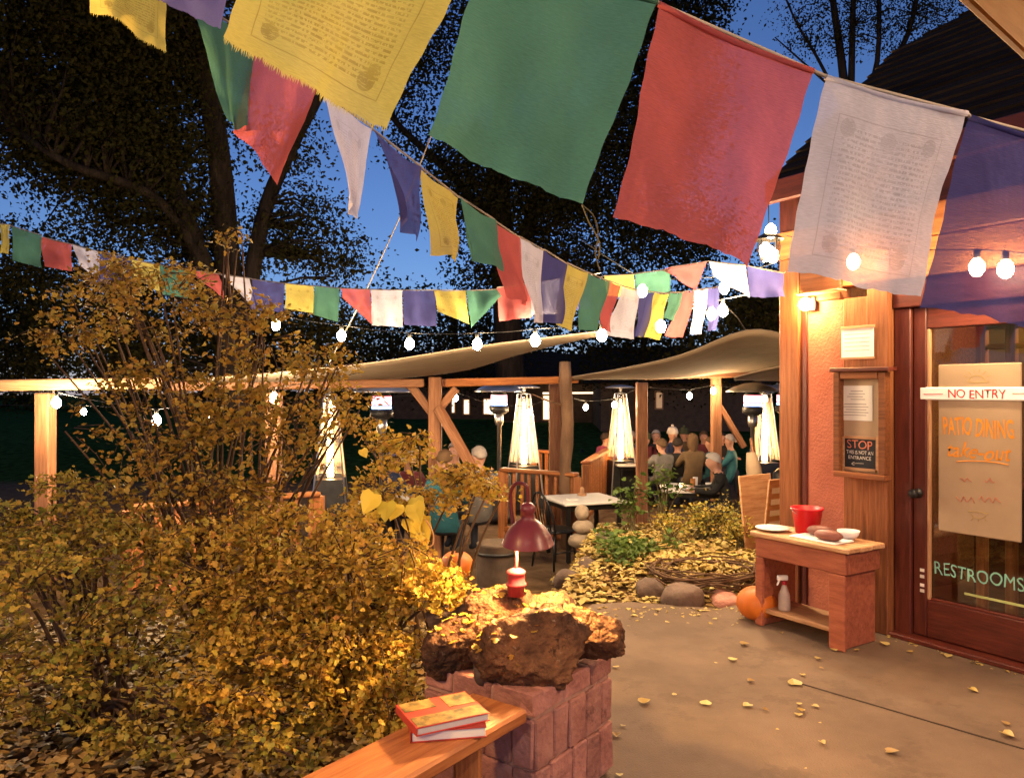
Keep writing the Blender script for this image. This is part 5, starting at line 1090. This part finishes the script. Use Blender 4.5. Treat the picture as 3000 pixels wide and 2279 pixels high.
for a, lb in (((0.38, 0.18), 'long gourd lying on the tray beside the bucket'), ((0.50, 0.09), 'long gourd lying at the front of the tray')):
    tag(obj('gourd', blob_me(1.0, 61, 0.1, 3, (0.095, 0.048, 0.036), 1.2), MT['gourd'], None, Matrix.Translation(bpt(a[0], a[1], BH + 0.046)) @ Matrix.Rotation(math.atan2(BF.y, BF.x) + 0.1, 4, 'Z')), lb, 'gourd', 'gourds on the tray')
small('cup', bowl_me, MT['white'], 'white cup behind the gourds on the bench', 'cup', bpt(0.52, 0.27, BH + 0.002))
sb = bpt(0.16, 0.10, 0.1205); SBT = thing('spray_bottle', 'translucent spray bottle standing on the bench shelf', 'bottle', sb)
obj('bottle', lathe_me([(0.0, 0), (0.038, 0), (0.04, 0.01), (0.037, 0.1), (0.02, 0.15), (0.014, 0.17)], 16), pm('milky_plastic', (0.5, 0.4, 0.36), None, 0.3), SBT, Matrix.Translation(sb))
obj('collar', lathe_me([(0.016, 0.17), (0.017, 0.172), (0.017, 0.19), (0.014, 0.192)], 12), pm('red_collar', (0.4, 0.02, 0.03), None, 0.4), SBT, Matrix.Translation(sb))
obj('trigger_head', box_me(0.075, 0.022, 0.035, 0.006), MT['white'], SBT, Matrix.Translation(sb + V(-0.012, 0, 0.215)))
obj('trigger', box_me(0.012, 0.012, 0.045, 0.003), MT['white'], SBT, Matrix.Translation(sb + V(-0.04, 0, 0.185)) @ Matrix.Rotation(0.4, 4, 'Y'))

# ------------------------------------------------------------ signs on the wall and door
def text_part(txt, s0, s1, z0, z1, off, m, parent, name='lettering', shear=0.0, bold=0.0):
    cu = bpy.data.curves.new('txt', 'FONT'); cu.body = txt; cu.shear = shear; cu.resolution_u = 3; cu.offset = bold
    to = bpy.data.objects.new('txt', cu); COL.objects.link(to); dg = bpy.context.evaluated_depsgraph_get(); dg.update()
    me = bpy.data.meshes.new_from_object(to.evaluated_get(dg)); bpy.data.objects.remove(to)
    co = np.array([v.co[:] for v in me.vertices]); lo, hi = co.min(0), co.max(0); sc_ = np.array([(s1 - s0) / (hi[0] - lo[0]), (z1 - z0) / (hi[1] - lo[1]), 1])
    hgt_ = z1 - z0
    for v in me.vertices:
        x_ = (v.co.x - lo[0]) * sc_[0]; y_ = (v.co.y - lo[1]) * sc_[1]
        v.co = Vector((x_ + hgt_ * 0.04 * math.sin(y_ / hgt_ * 5 + x_ / hgt_ * 2.1), y_ + hgt_ * (0.05 * math.sin(x_ / hgt_ * 1.7) + 0.03 * math.sin(x_ / hgt_ * 6.1 + 1)), 0))
    me.materials.clear(); me.materials.append(m)
    return obj(name, me, None, parent, frame(wp(s0, z0, off), WD, V(0, 0, 1), WN))
def wtext(txt, px0, px1, py0, py1, off, m, parent, **k):
    s0 = wsz(px0, 1139, off)[0]; s1 = wsz(px1, 1139, off)[0]; pm_ = (px0 + px1) / 2
    return text_part(txt, s0, s1, wsz(pm_, py1, off)[1], wsz(pm_, py0, off)[1], off, m, parent, **k)
def wrect(name, px0, px1, py0, py1, o0, o1, m, parent, bev=0.001): return wpx(name, px0, px1, py0, py1, o0, o1, m, parent, bev, vert=False)
def wline(pts, r, off, m, parent, name='drawn_line'):
    P = [wp(*wsz(x, y, off), off) for x, y in pts]; return tube(name, smooth_path(P, 4), r, m, parent, 5)
MT['ink_o'] = pm('orange_ink', (0.72, 0.26, 0.02), None, 0.8); MT['ink_p'] = pm('faded_pink_ink', (0.52, 0.17, 0.10), None, 0.8); MT['ink_r'] = pm('red_ink', (0.5, 0.03, 0.03), None, 0.8)
MT['ink_t'] = pm('teal_paint', (0.25, 0.55, 0.42), None, 0.8); MT['ink_g'] = pm('yellow_green_paint', (0.5, 0.55, 0.2), None, 0.8); MT['ink_w'] = pm('white_chalk', (0.7, 0.66, 0.6), None, 0.9); MT['ink_k'] = pm('grey_print', (0.3, 0.27, 0.24), None, 0.9); MT['ink_y'] = pm('ochre_ink', (0.5, 0.34, 0.08), None, 0.8)
o1 = -0.045
DS = thing('door_sign', 'tall cream sign reading PATIO DINING take-out hung on the door glass', 'sign', wp(*wsz(2870, 1330, o1), o1))
wrect('board', 2748, 2992, 1065, 1572, -0.073, -0.058, MT['cream'], DS, 0.006)
oo = -0.0565
wline([(2838, 1116), (2842, 1108), (2852, 1102), (2862, 1100), (2874, 1102), (2882, 1108), (2886, 1114)], 0.0016, oo, MT['ink_y'], DS, 'sun_arc')
for a, b_ in (((2845, 1098), (2838, 1090)), ((2855, 1092), (2852, 1083)), ((2868, 1091), (2871, 1082)), ((2880, 1096), (2888, 1087)), ((2834, 1106), (2822, 1101)), ((2888, 1104), (2902, 1099))): wline([a, ((a[0] + b_[0]) / 2, (a[1] + b_[1]) / 2), b_], 0.0014, oo, MT['ink_y'], DS, 'sun_ray')
wline([(2834, 1118), (2862, 1121), (2898, 1117)], 0.0016, oo, MT['ink_y'], DS)
wtext('PATIO DINING', 2764, 2970, 1225, 1280, oo, MT['ink_o'], DS, bold=0.012)
wtext('take-out', 2775, 2965, 1300, 1345, oo, MT['ink_o'], DS, shear=0.35, bold=0.01)
wline([(2802, 1352), (2850, 1350), (2910, 1354), (2955, 1362)], 0.003, oo, MT['ink_o'], DS)
for (x0, y0, w_, h_, nn) in ((2812, 1398, 34, 12, 5), (2884, 1400, 30, 14, 4), (2800, 1452, 54, 18, 7), (2868, 1452, 64, 18, 8)):   # faded, unreadable brush lines
    wline([(x0 + w_ * k / nn, y0 + h_ * (0.5 + 0.5 * math.sin(k * 2.3 + x0)) + 0.08 * w_ * k / nn) for k in range(nn + 1)], 0.0022, oo, MT['ink_p'], DS, 'faded_brush_stroke')
wline([(2835, 1498), (2865, 1499), (2897, 1505)], 0.0016, oo, MT['ink_y'], DS); wline([(2846, 1508), (2852, 1514), (2866, 1518), (2882, 1516), (2890, 1510)], 0.0014, oo, MT['ink_y'], DS, 'sun_arc')
for a, b_ in (((2850, 1518), (2844, 1524)), ((2866, 1522), (2866, 1529)), ((2884, 1520), (2890, 1526))): wline([a, ((a[0] + b_[0]) / 2, (a[1] + b_[1]) / 2), b_], 0.0013, oo, MT['ink_y'], DS, 'sun_ray')
NE = thing('no_entry_bar', 'long white bar reading NO ENTRY in red across the door sign', 'sign', wp(*wsz(2850, 1153, -0.04), -0.04))
wrect('bar', 2694, 3040, 1134, 1173, -0.056, -0.042, MT['white'], NE, 0.006)
wtext('NO ENTRY', 2778, 2948, 1141, 1167, -0.0405, MT['ink_r'], NE, bold=0.008); wline([(2706, 1155), (2735, 1155), (2762, 1154)], 0.002, -0.0405, MT['ink_r'], NE); wline([(2966, 1153), (2990, 1153), (3030, 1153)], 0.002, -0.0405, MT['ink_r'], NE)
RS_ = thing('restrooms_lettering', 'teal painted RESTROOMS lettering on the door glass', 'lettering', wp(*wsz(2870, 1690, -0.07), -0.07))
s0, zz0 = wsz(2738, 1665, -0.072); text_part('RESTROOMS', s0, wsz(3000, 1139, -0.072)[0], 0.435, 0.515, -0.0735, MT['ink_t'], RS_)
sA = wsz(2825, 1139, -0.072)[0]; wbox('stroke', sA, sA + 0.42, 0.345, 0.36, -0.0745, -0.0725, MT['ink_g'], RS_, 0.001)
STK = thing('door_stickers', 'column of small white stickers low on the door stile', 'stickers', wp(S(2690), 0.36, -0.04))
for z_ in (0.31, 0.345, 0.40, 0.44): wbox('sticker', S(2684), S(2684) + 0.028, z_, z_ + 0.02, -0.0448, -0.043, MT['paper'], STK, 0.0005, False)
PP = thing('paper_notice', 'white paper notice with faint lines pinned above the notice box', 'notice', wp(*wsz(2512, 1005, 0.03), 0.03))
wrect('sheet', 2465, 2560, 958, 1052, 0.049, 0.0515, MT['paper'], PP, 0.0005); wrect('top_strip', 2463, 2562, 954, 962, 0.0525, 0.058, MT['wood_top'], PP); wrect('bottom_strip', 2463, 2562, 1046, 1053, 0.0525, 0.058, MT['wood_top'], PP)
for y_ in (978, 990, 1002, 1014, 1026): wrect('printed_line', 2474, 2548, y_, y_ + 1.6, 0.0516, 0.052, MT['ink_k'], PP, 0)
NB = thing('notice_box', 'wooden notice box with little roof mounted on the planks', 'notice box', wp(*wsz(2515, 1230, 0.05), 0.05))
wrect('back_board', 2452, 2578, 1100, 1388, 0.047, 0.056, MT['cream'], NB); wrect('frame_side', 2440, 2458, 1090, 1392, 0.047, 0.11, MT['wood_b'], NB, 0.004); wrect('frame_side', 2572, 2592, 1090, 1392, 0.047, 0.11, MT['wood_b'], NB, 0.004)
wrect('frame_top', 2460, 2570, 1090, 1110, 0.047, 0.11, MT['wood_b'], NB, 0.004); wrect('frame_bottom', 2440, 2592, 1386, 1402, 0.047, 0.12, MT['wood_b'], NB, 0.004); wrect('little_roof', 2428, 2602, 1076, 1088, 0.047, 0.15, MT['wood_red'], NB, 0.004)
PM = thing('menu_sheet', 'cream menu sheet with small print inside the notice box', 'notice', wp(*wsz(2510, 1175, 0.06), 0.06))
wrect('sheet', 2465, 2556, 1130, 1232, 0.0565, 0.059, MT['paper'], PM, 0.0005)
for k, y_ in enumerate((1145, 1153, 1161, 1169, 1183, 1191, 1199, 1207, 1215)): wrect('printed_line', 2492 - (k % 3) * 5 - (k > 3) * 14, 2528 + (k % 2) * 6 + (k > 3) * 10, y_, y_ + 2.0, 0.0592, 0.0596, MT['ink_k'], PM, 0)
ST = thing('stop_sign_board', 'framed chalkboard reading STOP this is not an entrance', 'sign', wp(*wsz(2515, 1330, 0.07), 0.07))
wrect('slate', 2472, 2566, 1285, 1372, 0.0565, 0.066, MT['chalk'], ST, 0.001)
for (a, b_, c_, d_) in ((2464, 2473, 1278, 1380), (2565, 2574, 1278, 1380), (2474, 2564, 1278, 1286), (2474, 2564, 1371, 1380)): wrect('frame_strip', a, b_, c_, d_, 0.0567, 0.074, MT['wood_top'], ST, 0.002)
wtext('STOP', 2482, 2556, 1290, 1315, 0.0675, MT['ink_p'], ST); wtext('THIS IS NOT AN', 2480, 2558, 1320, 1331, 0.0675, MT['ink_w'], ST); wtext('ENTRANCE', 2486, 2552, 1336, 1346, 0.0675, MT['ink_w'], ST)
wline([(2496, 1358), (2510, 1357), (2530, 1358)], 0.0015, 0.0675, MT['ink_w'], ST); wline([(2503, 1353), (2495, 1358), (2503, 1363)], 0.0015, 0.0675, MT['ink_w'], ST)

# menu boards leaning beyond the corner
ab = at(2262, 1500, 6.9); AF = thing('menu_board', 'orange folding menu board with pale rows beyond the building corner', 'menu board', V(ab.x, ab.y, gl(ab.x, ab.y)), 0.55)
M = WM[AF]; hgt = ab.z - gl(ab.x, ab.y) + 0.32
obj('front_panel', box_me(0.42, 0.02, hgt, 0.004), MT['wood_top'], AF, M @ Matrix.Translation((0, -0.1, hgt / 2)) @ Matrix.Rotation(0.12, 4, 'X')); obj('rear_panel', box_me(0.42, 0.02, hgt, 0.004), MT['wood_top'], AF, M @ Matrix.Translation((0, 0.16, hgt / 2)) @ Matrix.Rotation(-0.12, 4, 'X'))
for k in range(6): obj('pale_row', box_me(0.34, 0.004, 0.05, 0.001), MT['paper'], AF, M @ Matrix.Translation((0, -0.1, hgt / 2)) @ Matrix.Rotation(0.12, 4, 'X') @ Matrix.Translation((0, -0.0125, hgt / 2 - 0.1 - 0.1 * k)))
fb = at(2210, 1400, 8.2); FB = thing('folded_parasol', 'pale folded parasol cloth tapering to a point by the corner', 'parasol', V(fb.x, fb.y, gl(fb.x, fb.y)))
bz = at(2228, 1490, 8.2); tz_ = at(2200, 1325, 8.2)
obj('cloth', mesh('cloth', *tube_geo([tz_, tz_.lerp(bz, 0.3), tz_.lerp(bz, 0.65), bz], [0.05, 0.085, 0.075, 0.008], 8), True), MT['cream'], FB); tube('pole', [V(bz.x, bz.y, gl(bz.x, bz.y) - 0.03), bz, tz_ + V(0, 0, 0.15)], 0.015, MT['wood'], FB, 6)

# ------------------------------------------------------------ far houses
def house(label, px, d, w, dep, z0, hwall, roofh, wins, m='fence'):
    x, y = gp(px, d); t = thing('far_house', label, 'house', V(x, y, z0), group='far houses beyond the lawn')
    wall = obj('wall', box_me(w, dep, hwall + 0.6, 0.01), MT['hw'], t, Matrix.Translation((x, y + dep / 2, z0 + hwall / 2 - 0.3)))
    vs = [(-w / 2 - .4, -.5, 0), (w / 2 + .4, -.5, 0), (w / 2 + .4, dep + .5, 0), (-w / 2 - .4, dep + .5, 0), (-w / 2 - .2, dep / 2, roofh), (w / 2 + .2, dep / 2, roofh)]
    obj('roof', mesh('roof', vs, [(0, 1, 5, 4), (2, 3, 4, 5), (1, 2, 5), (3, 0, 4), (3, 2, 1, 0)]), MT['roof'], t, Matrix.Translation((x, y, z0 + hwall)))
    for (x0, y0, x1, y1, lit) in wins:
        a = at(x0, y1, d); b_ = at(x1, y0, d); wf = obj('window', box_me(b_.x - a.x + 0.12, 0.06, b_.z - a.z + 0.12, 0.01), MT['wood_top'], t, Matrix.Translation(((a.x + b_.x) / 2, d - 0.03, (a.z + b_.z) / 2)))
        obj('pane', box_me(b_.x - a.x, 0.02, b_.z - a.z, 0), MT['winlit'] if lit else MT['windim'], wf, Matrix.Translation(((a.x + b_.x) / 2, d - 0.072, (a.z + b_.z) / 2)))
    return t
MT['hw'] = pm('brown_house_wall', (0.12, 0.075, 0.045), (0.08, 0.05, 0.03), 0.9); MT['windim'] = emit('dim_window', (1.0, 0.6, 0.3), 0.25)
H1 = house('far house with bright porch light strip and lit window between the posts', 1760, 30, 7.5, 5, gl(3.4, 30), 1.5, 1.3, [(1592, 1160, 1612, 1228, 1), (1768, 1160, 1846, 1226, 0)])
a = at(1590, 1152, 29.6); b_ = at(1848, 1150, 29.6); beam('porch_light_strip', a, b_, 0.05, 0.07, MT['winlit'], H1)
house('far house with two narrow lit windows at centre', 1390, 33, 7, 5, gl(-1.5, 33), 1.6, 1.4, [(1325, 1172, 1331, 1208, 1), (1360, 1172, 1374, 1212, 1), (1418, 1170, 1442, 1212, 1)])
house('far wooden house at right behind the diners', 2010, 27, 6.0, 5, gl(6, 27), 1.7, 1.4, [(1922, 1150, 1938, 1195, 0)])

# ------------------------------------------------------------ people
SKINM = pm('skin', (0.50, 0.26, 0.17), (0.45, 0.23, 0.15), 0.5)
_pc = {}
def cm(name, c):
    if name not in _pc: _pc[name] = pm(name, c, tuple(x * 0.75 for x in c), 0.85, 8)
    return _pc[name]
def person(label, px, py_head, d, rz, jacket, trousers, hair=None, hat=None, skin=SKINM, lean=0.0, reach=1.0, head=0.0, long_hair=False, stripe=False):
    """seated on a stool; py_head is the pixel of the head centre; rz turns the body (0 faces away from camera)"""
    p = at(px, py_head, d); z0 = PATIO_Z; t = thing('person', label, 'person', V(p.x, p.y, z0), rz, group='people seated on the patio'); M = WM[t]
    hz = p.z - z0                                         # head centre above floor
    k = min(1.08, max(0.86, (hz - 0.45) / 0.80)); B = 0.45
    def q(x, y, z): return V(x, y + lean * max(0, (z - 0.5)), B + (z - 0.45) * k)
    J, E = [], []; rad = []
    def add(v, r, par=None): J.append(v); rad.append(r); 
    def node(v, r, par): J.append(v); rad.append(r if hasattr(r, '__len__') else (r, r)); i = len(J) - 1; (E.append((par, i)) if par is not None else None); return i
    pel = node(q(0, -0.02, 0.53), (0.155, 0.125), None); sp1 = node(q(0, -0.03, 0.72), (0.145, 0.115), pel); ch = node(q(0, -0.01, 0.94), (0.165, 0.12), sp1); nk0 = node(q(0, 0.0, 1.06), (0.085, 0.075), ch)
    nk = node(q(0, 0.015, 1.12), 0.052, nk0); jw = node(q(0, 0.035, 1.185), (0.072, 0.08), nk); hd = node(q(0, 0.03, 1.255), (0.083, 0.1), jw); tp = node(q(0, 0.015, 1.335), (0.066, 0.075), hd)
    node(q(0, 0.135, 1.235), 0.014, hd); [node(q(s * 0.088, 0.015, 1.24), 0.018, hd) for s in (-1, 1)]
    for s in (-1, 1):
        sh_ = node(q(s * 0.17, -0.01, 1.0), 0.075, ch); el = node(q(s * 0.25, 0.12, 0.80), 0.055, sh_); wr = node(q(s * 0.17, 0.12 + 0.24 * reach, 0.80), 0.037, el); pa = node(q(s * 0.155, 0.19 + 0.24 * reach, 0.81), (0.038, 0.022), wr)
        for f_ in range(4): b1 = node(q(s * (0.18 - 0.018 * f_), 0.245 + 0.24 * reach, 0.812), 0.0095, pa); node(q(s * (0.176 - 0.018 * f_), 0.285 + 0.24 * reach - 0.008 * abs(f_ - 1.5), 0.79), 0.008, b1)
        th_ = node(q(s * 0.115, 0.2 + 0.24 * reach, 0.815), 0.01, pa); node(q(s * 0.105, 0.235 + 0.24 * reach, 0.812), 0.009, th_)
        hp = node(q(s * 0.1, 0.06, 0.51), 0.1, pel); kn = node(q(s * 0.125, 0.43, 0.50), 0.07, hp); an = node(V(s * 0.13, 0.42, 0.09), 0.05, kn); node(V(s * 0.14, 0.56, 0.045), 0.042, an)
    me = bpy.data.meshes.new('body'); me.from_pydata([tuple(v) for v in J], E, [])
    o = bpy.data.objects.new('tmp', me); COL.objects.link(o); md = o.modifiers.new('s', 'SKIN'); md.use_smooth_shade = True
    for i, sv in enumerate(me.skin_vertices[0].data): sv.radius = rad[i]; sv.use_root = (i == 0)
    sd = o.modifiers.new('u', 'SUBSURF'); sd.levels = 1; sd.render_levels = 1
    dg = bpy.context.evaluated_depsgraph_get(); dg.update(); bme = bpy.data.meshes.new_from_object(o.evaluated_get(dg)); bpy.data.objects.remove(o)
    bme.materials.clear(); [bme.materials.append(x) for x in (jacket, trousers, skin)]
    zn = q(0, 0, 1.085).z; zp = q(0, 0, 0.60).z
    mi = []
    for f_ in bme.polygons:
        c = f_.center; wy = q(0, 0.155 + 0.24 * reach, 0.8).y
        mi.append(2 if c.z > zn and abs(c.x) < 0.14 else (2 if (c.z > q(0, 0, .7).z and c.y > wy) else (1 if c.z < zp and not (c.y < 0.1 and c.z > q(0, 0, .5).z) else 0)))
    bme.polygons.foreach_set('material_index', mi); bme.polygons.foreach_set('use_smooth', [True] * len(mi))
    obj('body', bme, None, t, M)
    hc = q(0, 0.02, 1.275)
    if hair is not None and hat is None:
        vs, fs = [], []; n_, m_ = 18, 10
        for j in range(m_ + 1):
            for i in range(n_):
                a = 2 * math.pi * i / n_; lim = 1.0 + 0.95 * (0.5 - 0.5 * math.sin(a)) + (0.5 if long_hair and math.sin(a) < 0.2 else 0); ph = lim * j / m_
                r_ = 1.0 + 0.05 * math.sin(a * 5 + j) ; dz = -0.16 * (ph > 1.7) * (1 if long_hair else 0) * (ph - 1.7) / 0.7
                vs.append((0.1 * r_ * math.sin(ph) * math.cos(a), 0.118 * r_ * math.sin(ph) * math.sin(a), 0.112 * r_ * math.cos(ph) + dz))
        for j in range(m_):
            for i in range(n_): fs.append((j * n_ + i, j * n_ + (i + 1) % n_, (j + 1) * n_ + (i + 1) % n_, (j + 1) * n_ + i))
        ho = obj('hair', mesh('hair', vs, fs, True), hair, t, M @ Matrix.Translation(hc)); sdf = ho.modifiers.new('t', 'SOLIDIFY'); sdf.thickness = 0.008; sdf.offset = 1
    if hat is not None:
        hm = obj('hat', lathe_me([(0.106, -0.01), (0.112, 0.0), (0.112, 0.045), (0.104, 0.05), (0.1, 0.085), (0.07, 0.125), (0.0, 0.145)], 18, cap=False), hat, t, M @ Matrix.Translation(hc - V(0, 0, 0.005)) @ Matrix.Scale(1.08, 4, (0, 1, 0)))
        obj('pompom', blob_me(0.03, 3, 0.2, 2), hat, hm, M @ Matrix.Translation(hc + V(0, 0, 0.15)))
    for s in (-1, 1): obj('eye', lathe_me([(0.0, -0.008), (0.007, -0.004), (0.008, 0.0), (0.0, 0.008)], 6), MT['black'], t, M @ Matrix.Translation(q(s * 0.032, 0.118, 1.262)))
    c = copy_tree(CH0, None, M @ Matrix.Translation((0, -0.03, 0))); c['label'] = 'black spindle chair under the ' + ' '.join(label.replace(',', '').split()[:11])
    return t
blk = cm('black_cloth', (0.02, 0.019, 0.018)); teal = cm('teal_jacket', (0.05, 0.20, 0.22)); dteal = cm('deep_teal_jacket', (0.02, 0.12, 0.15)); mar = cm('maroon_jacket', (0.16, 0.03, 0.035)); pink = cm('pink_jacket', (0.42, 0.08, 0.12)); brn = cm('brown_jacket', (0.12, 0.075, 0.035))
navy = cm('navy_jacket', (0.025, 0.035, 0.08)); gry = cm('grey_jacket', (0.16, 0.15, 0.14)); jean = cm('dark_jeans', (0.03, 0.035, 0.05)); hw_ = cm('white_hair', (0.62, 0.56, 0.50)); hg = cm('grey_hair', (0.35, 0.30, 0.26)); hbn = cm('brown_hair', (0.10, 0.055, 0.025)); hdk = cm('dark_hair', (0.03, 0.02, 0.014)); hatw = cm('white_knit', (0.6, 0.54, 0.46)); hatg = cm('green_knit', (0.05, 0.06, 0.025)); hatb = cm('blue_knit', (0.03, 0.05, 0.16))
PI = math.pi
person('person in black jacket with white hair sitting at the dish covered table', 2135, 1372, 10.6, 1.35, blk, jean, hw_, lean=0.25)
person('person in pink jacket beside the right of centre pyramid heater', 1772, 1318, 15.6, -1.0, pink, jean, hdk)
person('person in maroon jacket with dark green knit hat', 1885, 1288, 15.6, PI + 0.3, mar, jean, None, hatg, lean=0.1)
person('person in dark jacket with grey hair facing the camera', 1922, 1278, 15.9, PI - 0.2, blk, jean, hg, reach=0.6)
person('person in dark jacket with tall white knit hat', 1968, 1272, 15.5, PI + 0.6, navy, jean, None, hatw)
person('person in brown jacket with long brown hair, back to camera', 2030, 1292, 13.6, 0.15, brn, jean, hbn, long_hair=True)
person('person in black jacket left of the long brown haired one', 1985, 1305, 13.9, -0.4, blk, jean, hdk)
person('person in light teal jacket with brown hair at right', 2085, 1300, 14.2, 0.9, teal, jean, hbn)
person('person in light teal jacket with grey hair at far right', 2142, 1293, 14.0, 1.2, teal, jean, hg)
person('person in deep teal jacket, back to camera behind the orange sprays', 1300, 1352, 9.0, -0.1, dteal, jean, hbn, lean=0.05)
person('person in grey jacket with grey hair left of the log railing', 1405, 1338, 9.7, 0.5, gry, jean, hg)
person('person in black jacket with brown cap of hair beside the strut', 1335, 1322, 10.9, PI - 0.4, blk, jean, hg)
person('person in navy jacket with blue knit hat near the glowing burner', 1152, 1345, 10.3, -1.1, navy, jean, None, hatb)
person('person in maroon jacket with pale knit hat near the braced post', 1196, 1350, 10.8, PI + 0.2, mar, jean, None, hatw)

person('person in black jacket with dark hair between the two teal jackets', 2112, 1286, 15.8, PI + 0.2, blk, jean, hdk)
person('person in maroon jacket with brown hair behind the long haired one', 2062, 1284, 16.2, PI - 0.3, mar, jean, hbn)
person('person in brown jacket with dark knit hat far behind the white hat', 2003, 1272, 16.6, PI, brn, jean, None, hatg)
person('person in navy jacket with grey hair near the post at centre right', 1848, 1300, 16.2, -0.6, navy, jean, hg)
person('person in grey jacket with brown hair at the near side of the far table', 1940, 1312, 13.7, 0.3, gry, jean, hbn)
